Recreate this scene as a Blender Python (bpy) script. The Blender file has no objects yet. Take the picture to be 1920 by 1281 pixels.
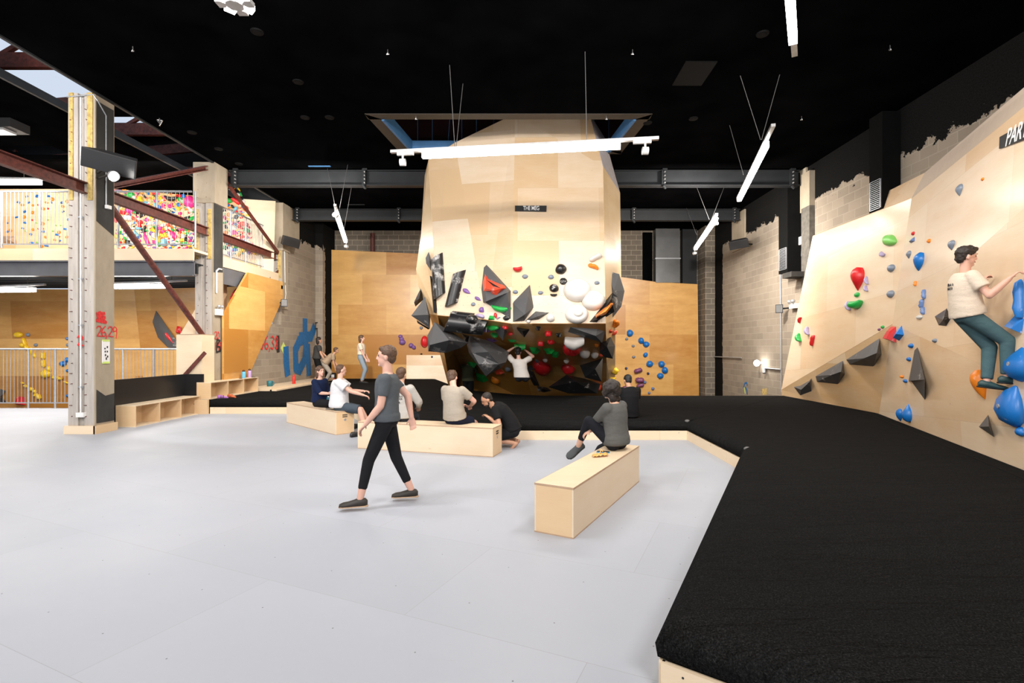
import bpy, bmesh, math, random
from mathutils import Vector as V, Matrix, Quaternion, noise
from mathutils.bvhtree import BVHTree
R = random.Random(7)
C = bpy.context.scene.collection
SC = bpy.context.scene
PI = math.pi
# ------------------------------------------------------------ camera, world, exposure
U0, V0, F, H = 980.0, 650.0, 960.0, 1.7
cam_d = bpy.data.cameras.new('camera'); cam = bpy.data.objects.new('camera', cam_d); C.objects.link(cam)
cam.location = (0, 0, H); cam.rotation_euler = (PI/2, 0, 0)
cam_d.sensor_width = 36; cam_d.lens = 18.0
cam_d.shift_x = (960-U0)/1920; cam_d.shift_y = (V0-640.5)/1920
cam_d.clip_start = 0.05; cam_d.clip_end = 200
SC.camera = cam
SC.view_settings.view_transform = 'Standard'; SC.view_settings.look = 'None'
SC.view_settings.gamma = 1; SC.view_settings.use_curve_mapping = False
SC.view_settings.exposure = 0.13
W = bpy.data.worlds.new('world'); SC.world = W; W.use_nodes = True
W.node_tree.nodes['Background'].inputs[0].default_value = (0.74, 0.84, 1.0, 1)
W.node_tree.nodes['Background'].inputs[1].default_value = .8
def lamp(name, loc, size_x, size_y, power, rot=(0, 0, 0), col=(1, .93, .84), label=None):
    """area light"""
    d = bpy.data.lights.new(name, 'AREA'); d.shape = 'RECTANGLE'; d.size = size_x; d.size_y = size_y
    d.energy = power; d.color = col
    o = bpy.data.objects.new(name, d); C.objects.link(o); o.location = loc; o.rotation_euler = rot
    return o
# unseen area lights added behind and above the camera, tilted to brighten the walls
for i, (x, y, t, a, w) in enumerate([(-3.2, 4.2, 60, 8, 260), (2.4, 4.6, 60, -2, 190), (-3.5, -2.0, 60, 0, 380), (2.0, -2.5, 60, -2, 330), (-8.5, 2.0, 66, 10, 300), (-9.5, 7.0, 60, 8, 110)]):
    lamp('hall_fill', (x, y, 5.7), 2.2, .3, w, (math.radians(t), 0, math.radians(a)), col=(1, .95, .90))
# bodiless area lights added near the far lights to brighten the back and side walls
for i, (x, y, z, t, a, w) in enumerate([(-4.9, 13.0, 5.1, 70, 8, 330), (4.6, 13.2, 5.2, 68, -2, 420), (-6.0, 12.0, 5.2, 60, 55, 90), (5.4, 13.5, 5.2, 60, -60, 120)]):
    lamp('wall_fill', (x, y, z), .25, .25, w, (math.radians(t), 0, math.radians(a)), col=(1, .93, .84))

# ------------------------------------------------------------ geometry helpers
def P(u, v, Y): return V(((u-U0)/F*Y, Y, H-(v-V0)/F*Y))
def FL(u, v, z=0.0):
    Y = F*(H-z)/(v-V0); return V(((u-U0)/F*Y, Y, z))
def ray(u, v): return V(((u-U0)/F, 1.0, -(v-V0)/F))
def px(p): return ((p.x/p.y)*F+U0, V0-(p.z-H)/p.y*F)
CAM = V((0, 0, H))
class MB:
    def __init__(s): s.v = []; s.f = []; s.sm = []; s.tri = False
    def add(s, vs, fs, smooth=False):
        n = len(s.v); s.v += [V(q) for q in vs]
        for f in fs: s.f.append([i+n for i in f]); s.sm.append(smooth)
        return s
    def box(s, lo, hi, M=None):
        x0, y0, z0 = lo; x1, y1, z1 = hi
        vs = [V(q) for q in ((x0,y0,z0),(x1,y0,z0),(x1,y1,z0),(x0,y1,z0),(x0,y0,z1),(x1,y0,z1),(x1,y1,z1),(x0,y1,z1))]
        if M: vs = [M@q for q in vs]
        return s.add(vs, [(3,2,1,0),(4,5,6,7),(0,1,5,4),(1,2,6,5),(2,3,7,6),(3,0,4,7)])
    def beam(s, a, b, w, h, up=V((0,0,1))):
        a, b = V(a), V(b); d = (b-a); L = d.length; d.normalize()
        x = d.cross(up)
        if x.length < 1e-4: x = V((1,0,0))
        x.normalize(); z = x.cross(d)
        M = Matrix((x, d, z)).transposed().to_4x4(); M.translation = a
        return s.box((-w/2, 0, -h/2), (w/2, L, h/2), M)
    def cone(s, a, b, r1, r2, n=12, caps=True, smooth=True, balls=False):
        a, b = V(a), V(b); d = (b-a)
        if d.length < 1e-6: return s
        d.normalize(); x = d.orthogonal().normalized(); y = d.cross(x)
        vs = []
        for c, r in ((a, r1), (b, r2)):
            for i in range(n):
                t = 2*PI*i/n; vs.append(c+x*(math.cos(t)*r)+y*(math.sin(t)*r))
        fs = [(i, (i+1) % n, n+(i+1) % n, n+i) for i in range(n)]
        s.add(vs, fs, smooth)
        if caps: s.add(vs[:n], [tuple(reversed(range(n)))]); s.add(vs[n:], [tuple(range(n))])
        if balls: s.ball(a, (r1,)*3, n); s.ball(b, (r2,)*3, n)
        return s
    def tube(s, pts, r, n=8):
        for i in range(len(pts)-1): s.cone(pts[i], pts[i+1], r, r, n, caps=True)
        return s
    def ball(s, c, r, n=12, M=None):
        c = V(c); m = max(4, n//2); vs = [V((0,0,1))]
        for j in range(1, m):
            for i in range(n):
                a = PI*j/m; t = 2*PI*i/n; vs.append(V((math.sin(a)*math.cos(t), math.sin(a)*math.sin(t), math.cos(a))))
        vs.append(V((0,0,-1)))
        fs = [(0, 1+i, 1+(i+1) % n) for i in range(n)]
        for j in range(m-2):
            for i in range(n): fs.append((1+j*n+i, 1+(j+1)*n+i, 1+(j+1)*n+(i+1) % n, 1+j*n+(i+1) % n))
        L = len(vs)-1; b = 1+(m-2)*n
        fs += [(L, b+(i+1) % n, b+i) for i in range(n)]
        vs = [V((q.x*r[0], q.y*r[1], q.z*r[2])) for q in vs]
        if M: vs = [M@q for q in vs]
        return s.add([q+c for q in vs], fs, True)
    def loft(s, rings, n=20, smooth=True):
        """rings: (centre, half-width vector, half-depth vector)"""
        vs = []
        for c, a, b in rings:
            for i in range(n):
                t = 2*PI*i/n; vs.append(c+a*math.cos(t)+b*math.sin(t))
        k = len(rings); fs = []
        for j in range(k-1):
            for i in range(n): fs.append((j*n+i, j*n+(i+1) % n, (j+1)*n+(i+1) % n, (j+1)*n+i))
        s.add(vs, fs, smooth)
        s.add(vs[:n], [tuple(reversed(range(n)))]); s.add(vs[-n:], [tuple(range(n))])
        return s
    def prism(s, pts, off):
        """closed slab: polygon pts (3D) pushed by off"""
        n = len(pts); off = V(off); vs = [V(q) for q in pts]+[V(q)+off for q in pts]
        return s.add(vs, [tuple(range(n)), tuple(reversed(range(n, 2*n)))]+[(i, n+i, n+(i+1) % n, (i+1) % n) for i in range(n)])
    def mesh(s, name, uv=False):
        me = bpy.data.meshes.new(name); me.from_pydata([tuple(q) for q in s.v], [], s.f)
        for p, sm in zip(me.polygons, s.sm): p.use_smooth = sm
        bm = bmesh.new(); bm.from_mesh(me); bmesh.ops.recalc_face_normals(bm, faces=bm.faces); bm.to_mesh(me); bm.free()
        boxuv(me)
        if s.tri:
            bm = bmesh.new(); bm.from_mesh(me); bmesh.ops.triangulate(bm, faces=bm.faces); bm.to_mesh(me); bm.free()
        return me
def boxuv(me):
    """metres on every face: across (level) and up the slope"""
    if not me.uv_layers: me.uv_layers.new(name='UVMap')
    L = me.uv_layers[0].data
    for p in me.polygons:
        n = p.normal
        t = V((0,0,1)).cross(n)
        t = t.normalized() if t.length > .05 else V((1,0,0))
        if abs(t.x) > abs(t.y): t = t if t.x > 0 else -t
        else: t = t if t.y > 0 else -t
        w = n.cross(t)
        if w.z < -.01: w = -w
        for li in p.loop_indices:
            co = me.vertices[me.loops[li].vertex_index].co
            L[li].uv = (co.dot(t), co.dot(w))
def link(name, me, mat, parent=None):
    o = bpy.data.objects.new(name, me); C.objects.link(o)
    if mat: me.materials.append(mat)
    if parent is not None:
        o.parent = parent
        if parent.type == 'EMPTY' and parent.parent is None: o.location = -parent.location
    return o
def obj(name, mb, mat, parent=None):
    me = mb.mesh(name); o = link(name, me, mat, parent)
    if parent is None and me.vertices:
        n = len(me.vertices); c = V((0,0,0))
        for q in me.vertices: c += q.co
        c /= n; me.transform(Matrix.Translation(-c)); o.location = c
    return o
def tag(o, label=None, cat=None, group=None, kind=None):
    if label: o['label'] = label
    if cat: o['category'] = cat
    if group: o['group'] = group
    if kind: o['kind'] = kind
    return o
def thing(name, loc, label, cat, group=None):
    o = bpy.data.objects.new(name, None); C.objects.link(o); o.location = V(loc); o.empty_display_size = .1
    return tag(o, label, cat, group)
def struct(name, mb, mat, parent=None):
    o = obj(name, mb, mat, parent)
    if parent is None: o['kind'] = 'structure'
    return o
def bevel(o, w=.01, seg=2):
    m = o.modifiers.new('edge', 'BEVEL'); m.width = w; m.segments = seg; m.limit_method = 'ANGLE'; return o

# ------------------------------------------------------------ materials
def newmat(name):
    m = bpy.data.materials.new(name); m.use_nodes = True; nt = m.node_tree
    return m, nt, nt.nodes['Principled BSDF']
def N(nt, t, **kw):
    n = nt.nodes.new(t)
    for k, v in kw.items():
        if k.startswith('_'): setattr(n, k[1:], v)
        else: n.inputs[k.replace('__', ' ')].default_value = v
    return n
def ramp(nt, fac, stops):
    r = nt.nodes.new('ShaderNodeValToRGB'); e = r.color_ramp.elements
    while len(e) < len(stops): e.new(.5)
    for q, (p, c) in zip(e, stops): q.position = p; q.color = (c[0], c[1], c[2], 1)
    nt.links.new(fac, r.inputs[0]); return r.outputs[0]
def mix(nt, fac, a, b, mode='MIX'):
    m = nt.nodes.new('ShaderNodeMix'); m.data_type = 'RGBA'; m.blend_type = mode
    for s, i in ((fac, 0), (a, 6), (b, 7)):
        if hasattr(s, 'is_output'): nt.links.new(s, m.inputs[i])
        else: m.inputs[i].default_value = s if i == 0 else (s[0], s[1], s[2], 1)
    return m.outputs[2]
def mth(nt, op, a, b=0.0, c=None):
    m = nt.nodes.new('ShaderNodeMath'); m.operation = op
    for s, i in ((a, 0), (b, 1), (c, 2)):
        if s is None: continue
        if hasattr(s, 'is_output'): nt.links.new(s, m.inputs[i])
        else: m.inputs[i].default_value = s
    return m.outputs[0]
def coords(nt, kind='UV', scale=(1, 1, 1), loc=(0, 0, 0), rot=(0, 0, 0)):
    tc = nt.nodes.new('ShaderNodeTexCoord'); mp = nt.nodes.new('ShaderNodeMapping')
    mp.inputs['Scale'].default_value = scale; mp.inputs['Location'].default_value = loc; mp.inputs['Rotation'].default_value = rot
    nt.links.new(tc.outputs[kind], mp.inputs[0]); return mp.outputs[0]
def noise_t(nt, vec, scale, detail=4, rough=.55):
    n = N(nt, 'ShaderNodeTexNoise', Scale=scale, Detail=detail, Roughness=rough); nt.links.new(vec, n.inputs['Vector']); return n.outputs['Fac']
def bump(nt, bs, h, strength=.2, dist=.02):
    b = N(nt, 'ShaderNodeBump', Strength=strength, Distance=dist); nt.links.new(h, b.inputs['Height']); nt.links.new(b.outputs[0], bs.inputs['Normal'])
def plain(name, col, rough=.5, metal=0.0, spec=.5, var=.12, scale=9, bmp=0.0):
    m, nt, bs = newmat(name)
    f = noise_t(nt, coords(nt, 'Object'), scale, 5)
    c = ramp(nt, f, [(.3, [x*(1-var) for x in col]), (.7, [min(1, x*(1+var)) for x in col])])
    nt.links.new(c, bs.inputs['Base Color']); bs.inputs['Roughness'].default_value = rough
    bs.inputs['Metallic'].default_value = metal; bs.inputs['Specular IOR Level'].default_value = spec
    if bmp: bump(nt, bs, f, bmp, .01)
    return m
def plywood(name, light, deep, bw=2.44, bh=1.22, rough=.38, rot=0.0, holes=False, loc=(0, 0, 0), coat=.25, bias=0.0):
    m, nt, bs = newmat(name)
    uv = coords(nt, 'UV', rot=(0, 0, rot), loc=loc)
    br = N(nt, 'ShaderNodeTexBrick', Scale=1.0, Bias=bias); br.inputs['Mortar Size'].default_value = .0022; br.inputs['Mortar Smooth'].default_value = .3
    br.inputs['Brick Width'].default_value = bw; br.inputs['Row Height'].default_value = bh
    br.inputs['Color1'].default_value = (0, 0, 0, 1); br.inputs['Color2'].default_value = (1, 1, 1, 1); br.inputs['Mortar'].default_value = (.35, .35, .35, 1)
    br.offset = .5; nt.links.new(uv, br.inputs['Vector'])
    sheet = br.outputs['Color']
    # grain, warped along the sheet
    g0 = noise_t(nt, coords(nt, 'UV', (.5, 2.2, 1), rot=(0, 0, rot)), 1.6, 5, .6)
    g1 = noise_t(nt, coords(nt, 'UV', (2.0, 34, 1), rot=(0, 0, rot)), 2.0, 6, .65)
    g2 = noise_t(nt, coords(nt, 'UV', (1, 1, 1)), 4.5, 3, .5)
    f = mth(nt, 'ADD', mth(nt, 'MULTIPLY', sheet, .50), mth(nt, 'MULTIPLY', g0, .45))
    f = mth(nt, 'ADD', f, mth(nt, 'MULTIPLY', g1, .22))
    f = mth(nt, 'ADD', f, mth(nt, 'MULTIPLY', g2, .12))
    c = ramp(nt, f, [(.28, light), (.82, deep)])
    vo = N(nt, 'ShaderNodeTexVoronoi', Scale=1.6); nt.links.new(coords(nt, 'UV', (1, 2.1, 1)), vo.inputs['Vector'])
    kn = ramp(nt, vo.outputs['Distance'], [(.012, (1, 1, 1)), (.05, (0, 0, 0))])
    c = mix(nt, mth(nt, 'MULTIPLY', kn, .35), c, (deep[0]*.5, deep[1]*.4, deep[2]*.35))
    c = mix(nt, mth(nt, 'MULTIPLY', br.outputs['Fac'], .35), c, (.25, .15, .07))
    if holes:
        tc = nt.nodes.new('ShaderNodeTexCoord'); sp = nt.nodes.new('ShaderNodeSeparateXYZ'); nt.links.new(tc.outputs['UV'], sp.inputs[0])
        row = mth(nt, 'FLOOR', mth(nt, 'DIVIDE', sp.outputs[1], .2))
        fx = mth(nt, 'SUBTRACT', mth(nt, 'FRACT', mth(nt, 'ADD', mth(nt, 'DIVIDE', sp.outputs[0], .2), mth(nt, 'MULTIPLY', row, .5))), .5)
        fy = mth(nt, 'SUBTRACT', mth(nt, 'FRACT', mth(nt, 'DIVIDE', sp.outputs[1], .2)), .5)
        d = mth(nt, 'ADD', mth(nt, 'MULTIPLY', fx, fx), mth(nt, 'MULTIPLY', fy, fy))
        c = mix(nt, mth(nt, 'MULTIPLY', mth(nt, 'MULTIPLY', mth(nt, 'LESS_THAN', d, .0018), mth(nt, 'LESS_THAN', sp.outputs[1], 5.0)), .6), c, (.15, .09, .04))
    nt.links.new(c, bs.inputs['Base Color']); bs.inputs['Roughness'].default_value = rough
    bs.inputs['Coat Weight'].default_value = coat; bs.inputs['Coat Roughness'].default_value = .18
    bump(nt, bs, g1, .08, .004)
    return m
M = {}
M['ply'] = plywood('varnished_birch_plywood', (.82, .66, .46), (.64, .40, .19))
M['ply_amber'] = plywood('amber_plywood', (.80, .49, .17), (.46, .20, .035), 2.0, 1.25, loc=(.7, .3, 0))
M['ply_meg'] = plywood('pale_plywood_with_bolt_holes', (.76, .64, .50), (.62, .43, .25), 1.9, 1.3, holes=True, loc=(.2, .5, 0), coat=.12, rough=.45)
M['ply_right'] = plywood('pale_varnished_plywood', (.83, .70, .54), (.70, .48, .28), 2.44, 1.3, rot=.08, holes=False, coat=.3)
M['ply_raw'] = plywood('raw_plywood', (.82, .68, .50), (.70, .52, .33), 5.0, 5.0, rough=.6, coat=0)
M['ply_bench'] = plywood('bench_plywood', (.76, .64, .48), (.66, .49, .31), 60.0, 60.0, loc=(15.3, 15.7, 0), rough=.45, coat=.1)
M['ply_bench_end'] = plywood('bench_end_plywood', (.74, .54, .33), (.62, .41, .22), 60.0, 60.0, loc=(15.3, 15.7, 0), rough=.45, coat=.1, rot=PI/2)
M['ply_edge'] = plain('plywood_edge', (.45, .30, .19), .6)
M['steel'] = plain('grey_painted_steel', (.020, .022, .0245), .55, 0, scale=3, spec=.2)
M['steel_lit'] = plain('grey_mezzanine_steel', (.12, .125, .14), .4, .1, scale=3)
M['rust'] = plain('rust_red_primer', (.115, .028, .02), .55, scale=14, var=.5)
M['galv'] = plain('galvanised_steel', (.40, .42, .45), .4, .5, scale=20)
M['alu'] = plain('aluminium', (.5, .5, .5), .35, .5)
M['white'] = plain('white_plastic', (.75, .75, .74), .4)
M['black'] = plain('black_matt', (.010, .010, .011), .6)
M['black_panel'] = plain('black_panel', (.012, .012, .013), .35, scale=3)
M['ceil'] = plain('black_painted_ceiling', (.0022, .0022, .0024), 1.0, scale=1.2, var=.4, spec=0.0)
M['duct'] = plain('duct_sheet_metal', (.16, .165, .17), .35, .6, scale=2)
M['foam'] = plain('yellow_foam', (.50, .36, .12), .9, scale=14, var=.35)
M['cable'] = plain('cable', (.12, .12, .12), .5)
M['blue_steel'] = plain('blue_primed_steel', (.05, .16, .34), .5, scale=4)
M['white_wall'] = plain('lilac_grey_board', (.50, .46, .47), .6)
M['cap'] = plain('beige_board', (.50, .41, .33), .6, var=.04)
M['conc_gr'] = plain('dull_grey_concrete', (.13, .12, .105), .85, var=.25, spec=.1)
M['chrome'] = plain('silver_metal', (.6, .6, .6), .25, .9)
M['yellow_lbl'] = plain('yellow_green_tape', (.6, .75, .2), .5)
M['red_paint'] = plain('red_spray_paint', (.62, .03, .03), .7, var=.3, scale=30)
M['blue_paint'] = plain('blue_spray_paint', (.006, .13, .36), .7, var=.25, scale=12)
M['ink'] = plain('black_ink', (.02, .02, .02), .6)
M['letter'] = plain('white_lettering', (.85, .85, .85), .5, var=.02)
def emit(name, col, s):
    m = bpy.data.materials.new(name); m.use_nodes = True; nt = m.node_tree; nt.nodes.remove(nt.nodes['Principled BSDF'])
    e = N(nt, 'ShaderNodeEmission', Color=(*col, 1), Strength=s); nt.links.new(e.outputs[0], nt.nodes['Material Output'].inputs[0]); return m
M['tube'] = emit('lit_led_diffuser', (1, .95, .88), 22)
M['spot'] = emit('lit_spotlight', (1, .96, .9), 60)
# floor: pale lilac grey boards with seams, screws and scuffs
def m_floor():
    m, nt, bs = newmat('pale_painted_floor')
    ob = coords(nt, 'Object', rot=(0, 0, .42))
    br = N(nt, 'ShaderNodeTexBrick', Scale=1.0); br.inputs['Brick Width'].default_value = 2.4; br.inputs['Row Height'].default_value = 1.2
    br.inputs['Mortar Size'].default_value = .0018; br.inputs['Color1'].default_value = (.375, .40, .455, 1); br.inputs['Color2'].default_value = (.40, .425, .485, 1)
    br.inputs['Mortar'].default_value = (.30, .30, .33, 1); nt.links.new(ob, br.inputs['Vector'])
    n1 = noise_t(nt, ob, .8, 6, .6)
    c = mix(nt, mth(nt, 'MULTIPLY', n1, .35), br.outputs['Color'], (.32, .345, .395))
    sc = noise_t(nt, coords(nt, 'Object', (1.2, 16, 1), rot=(0, 0, 1.1)), 1.5, 8, .75)
    sm = ramp(nt, sc, [(.625, (0, 0, 0)), (.68, (1, 1, 1))])
    c = mix(nt, mth(nt, 'MULTIPLY', sm, .35), c, (.36, .35, .37))
    sp = nt.nodes.new('ShaderNodeSeparateXYZ'); nt.links.new(ob, sp.inputs[0])
    def cell(s, w): return mth(nt, 'SUBTRACT', mth(nt, 'FRACT', mth(nt, 'DIVIDE', s, w)), .5)
    fx, fy = mth(nt, 'MULTIPLY', cell(sp.outputs[0], .6), .6), mth(nt, 'MULTIPLY', cell(sp.outputs[1], .6), .6)
    d = mth(nt, 'ADD', mth(nt, 'MULTIPLY', fx, fx), mth(nt, 'MULTIPLY', fy, fy))
    c = mix(nt, mth(nt, 'LESS_THAN', d, .000025), c, (.12, .12, .13))
    nt.links.new(c, bs.inputs['Base Color'])
    r = ramp(nt, n1, [(.3, (.46,)*3), (.75, (.62,)*3)]); nt.links.new(r, bs.inputs['Roughness'])
    return m
M['floor'] = m_floor()
def m_carpet():
    m, nt, bs = newmat('black_carpet')
    ob = coords(nt, 'Object')
    f = noise_t(nt, ob, 120, 3, .8); g = noise_t(nt, ob, 1.1, 4)
    c = ramp(nt, f, [(.40, (.004, .004, .004)), (.60, (.021, .0208, .0205)), (.76, (.085, .084, .083))])
    c = mix(nt, mth(nt, 'MULTIPLY', g, .5), c, (.012, .012, .0125))
    nt.links.new(c, bs.inputs['Base Color']); bs.inputs['Roughness'].default_value = 1; bs.inputs['Specular IOR Level'].default_value = .02
    wr = noise_t(nt, coords(nt, 'Object', (.35, 2.6, 1), rot=(0, 0, -.25)), 1.3, 5, .6)
    wr2 = ramp(nt, wr, [(.42, (0,)*3), (.5, (1,)*3), (.58, (0,)*3)])
    h = mth(nt, 'ADD', mth(nt, 'MULTIPLY', wr2, 1.0), mth(nt, 'MULTIPLY', f, .25))
    bump(nt, bs, h, .8, .03)
    return m
M['carpet'] = m_carpet()
def m_blocks(name, paint, bw=.44, bh=.215, base=((.36, .30, .235), (.27, .225, .18)), zcut=5.65, mortar=(.42, .365, .29)):
    """concrete blocks, painted black above a ragged line; paint: list of world-Y bands also painted"""
    m, nt, bs = newmat(name)
    uv = coords(nt, 'UV')
    br = N(nt, 'ShaderNodeTexBrick', Scale=1.0); br.inputs['Brick Width'].default_value = bw; br.inputs['Row Height'].default_value = bh
    br.inputs['Mortar Size'].default_value = .009; br.inputs['Color1'].default_value = (*base[0], 1); br.inputs['Color2'].default_value = (*base[1], 1)
    br.inputs['Mortar'].default_value = (*mortar, 1); nt.links.new(uv, br.inputs['Vector'])
    n = noise_t(nt, uv, 2.5, 7, .65); n2 = noise_t(nt, uv, 40, 4, .7)
    c = mix(nt, mth(nt, 'MULTIPLY', n, .38), br.outputs['Color'], (.42, .36, .29))
    c = mix(nt, mth(nt, 'MULTIPLY', n2, .3), c, (.16, .13, .1))
    g = nt.nodes.new('ShaderNodeNewGeometry'); sp = nt.nodes.new('ShaderNodeSeparateXYZ'); nt.links.new(g.outputs['Position'], sp.inputs[0])
    rag = mth(nt, 'MULTIPLY', mth(nt, 'SUBTRACT', noise_t(nt, uv, 2.6, 5, .7), .5), 1.0)
    k = mth(nt, 'GREATER_THAN', mth(nt, 'ADD', sp.outputs[2], rag), zcut)
    for y0, y1 in paint:
        a = mth(nt, 'COMPARE', mth(nt, 'ADD', sp.outputs[1], mth(nt, 'MULTIPLY', rag, .35)), (y0+y1)/2, (y1-y0)/2)
        k = mth(nt, 'MAXIMUM', k, a)
    pc = ramp(nt, n2, [(.35, (.004, .004, .004)), (.7, (.014, .0135, .013))])
    c = mix(nt, k, c, pc)
    nt.links.new(c, bs.inputs['Base Color']); bs.inputs['Roughness'].default_value = .95; bs.inputs['Specular IOR Level'].default_value = .06
    hh = mth(nt, 'ADD', mth(nt, 'MULTIPLY', br.outputs['Fac'], -1), mth(nt, 'MULTIPLY', n2, .4))
    bump(nt, bs, hh, .5, .01)
    return m
M['blk_right'] = m_blocks('concrete_blocks_right', [(20.1, 20.9), (10.9, 11.4)])
M['blk_left'] = m_blocks('concrete_blocks_left', [(20.75, 21.7)])
M['blk_back'] = m_blocks('concrete_blocks_back', [], base=((.14, .12, .10), (.10, .085, .07)), zcut=9)
def m_conc(name, a, b, streak=10):
    m, nt, bs = newmat(name)
    o = coords(nt, 'Object', (streak, streak, 1)); n = noise_t(nt, o, 1.4, 7, .7); n2 = noise_t(nt, coords(nt, 'Object'), 2.2, 6, .7)
    c = mix(nt, n2, ramp(nt, n, [(.35, a), (.65, b)]), ((a[0]+b[0])/2*1.15, (a[1]+b[1])/2*1.1, (a[2]+b[2])/2))
    dk = ramp(nt, noise_t(nt, coords(nt, 'Object', (3, 3, .8)), 3, 7, .75), [(.62, (0,)*3), (.70, (1,)*3)])
    c = mix(nt, mth(nt, 'MULTIPLY', dk, .5), c, (.1, .095, .09))
    nt.links.new(c, bs.inputs['Base Color']); bs.inputs['Roughness'].default_value = .85; bump(nt, bs, n, .4, .01)
    return m
M['conc'] = m_conc('board_marked_concrete', (.30, .275, .255), (.50, .47, .455))
M['conc_tan'] = m_conc('tan_concrete', (.28, .235, .18), (.40, .345, .27), 2)
M['conc_dark'] = m_conc('black_painted_concrete', (.016, .016, .016), (.05, .048, .045), 2)
M['duct_black'] = plain('black_painted_duct', (.005, .005, .005), .8, spec=.04)
M['ceil_fit'] = plain('black_ceiling_fitting', (.004, .004, .004), .7, spec=.08)
# holds: plastic with rubbed-in chalk
HC = {'black': (.012, .012, .013), 'grey': (.20, .24, .30), 'volume': (.085, .086, .090), 'white': (.70, .68, .64), 'red': (.62, .015, .02),
      'green': (.015, .36, .06), 'lime': (.20, .55, .12), 'purple': (.20, .10, .32), 'plum': (.20, .06, .15), 'orange': (.85, .24, .015), 'yellow': (.85, .55, .02),
      'blue': (.01, .16, .52), 'navy': (.03, .04, .12), 'pink': (.80, .03, .25), 'cyan': (.18, .45, .58), 'brown': (.22, .06, .03), 'coral': (.72, .07, .03),
      'lilac': (.42, .36, .55), 'slate': (.012, .012, .013), 'steelblue': (.12, .2, .42)}
def m_hold(k, chalk=.30, rough=.35):
    m, nt, bs = newmat('hold_'+k)
    oi = nt.nodes.new('ShaderNodeObjectInfo'); tc = nt.nodes.new('ShaderNodeTexCoord')
    ad = nt.nodes.new('ShaderNodeVectorMath'); ad.operation = 'ADD'; nt.links.new(tc.outputs['Object'], ad.inputs[0])
    cx = nt.nodes.new('ShaderNodeCombineXYZ')
    for i in range(3): nt.links.new(mth(nt, 'MULTIPLY', oi.outputs['Random'], 37.0+i*11), cx.inputs[i])
    nt.links.new(cx.outputs[0], ad.inputs[1])
    n = noise_t(nt, ad.outputs[0], 2.6, 5, .7); n2 = noise_t(nt, ad.outputs[0], 30, 4, .7)
    f = mth(nt, 'ADD', n, mth(nt, 'MULTIPLY', mth(nt, 'SUBTRACT', n2, .5), .12))
    msk = ramp(nt, f, [(.66-chalk*.2, (0,)*3), (.80-chalk*.2, (1,)*3)])
    c = mix(nt, mth(nt, 'MULTIPLY', msk, .75), HC[k], (.78, .76, .74))
    nt.links.new(c, bs.inputs['Base Color']); bs.inputs['Roughness'].default_value = rough
    bump(nt, bs, n2, .1, .004)
    return m
for k in HC: M['h_'+k] = m_hold(k, {'volume': .30, 'white': 0, 'grey': .1, 'navy': .1, 'slate': .6, 'blue': .12, 'orange': .12, 'green': .25}.get(k, .2), {'volume': .55, 'black': .3, 'white': .45}.get(k, .35))
# ============================================================ THE SETTING
CEIL = 6.64
# ceiling of the main hall, with the opening above the boulder
op = [(-3.03, 11.1), (2.43, 11.1), (2.19, 12.9), (-2.8, 12.9)]      # opening, seen from below
XL, XR, YB, YF = -8.3, 7.95, -6.0, 21.8
m = MB()
def slab(x0, x1, y0, y1, z0, z1): m.box((x0, y0, z0), (x1, y1, z1))
slab(XL, XR+.3, YB, 11.1, CEIL, CEIL+.12); slab(XL, XR+.3, 12.9, YF, CEIL, CEIL+.12)
m.prism([(XL, 11.1, CEIL), (XL, 12.9, CEIL), (-2.8, 12.9, CEIL), (-3.03, 11.1, CEIL)], (0, 0, .12))
m.prism([(XR+.3, 11.1, CEIL), (2.43, 11.1, CEIL), (2.19, 12.9, CEIL), (XR+.3, 12.9, CEIL)], (0, 0, .12))
ceiling = struct('ceiling', m, M['ceil'])
# ceiling of the side hall (a slit of roof shows between the two)
m = MB(); slab(-18.5, -9.55, YB, 12.6, CEIL, CEIL+.12); slab(-18.5, -13.2, 12.6, 13.5, CEIL, CEIL+.12); slab(-18.5, -9.55, 13.5, 17.6, CEIL, CEIL+.12)
slab(-11.6, -9.55, 12.6, 13.5, CEIL, CEIL+.12)
struct('ceiling_side', m, M['ceil'])
m = MB(); m.box((-8.32, YB, CEIL-.03), (-8.26, 17.4, CEIL+.16)); m.box((-9.58, YB, CEIL-.02), (-9.52, 17.4, CEIL+.14))
struct('trim_1', m, M['steel'])
# the roof above the slit: dark purlins, red trusses, glazed strips of daylight
m = MB()
for i in range(14):
    y = -1+i*1.6
    if not 10 < y < 14.5: m.box((-19, y, 8.9), (XL+1, y+1.05, 8.96))
struct('roof', m, M['steel'])
m = MB()
for i in range(6):
    y = .5+i*3.3
    m.beam((-19, y, 7.6), (-6.5, y, 8.7), .12, .3); m.beam((-19, y, 7.5), (-6.5, y, 7.5), .12, .3)
    for k in range(5): m.beam((-18+k*2.4, y, 7.5), (-16.8+k*2.4, y, 8.2), .08, .08)
struct('roof_beam', m, M['rust'])
m = MB()
for k in range(5):
    m.beam((-18+k*2.2, -1, 8.8), (-18+k*2.2, 20, 8.8), .1, .18)
struct('roof_purlin', m, M['black'])
m = MB(); m.box((-19, 17.65, 6.4), (XL, 17.75, 9.2)); m.box((-19.1, YB, 6.4), (-19, 17, 9.2)); struct('wall_roof_end', m, M['black'])
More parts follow.
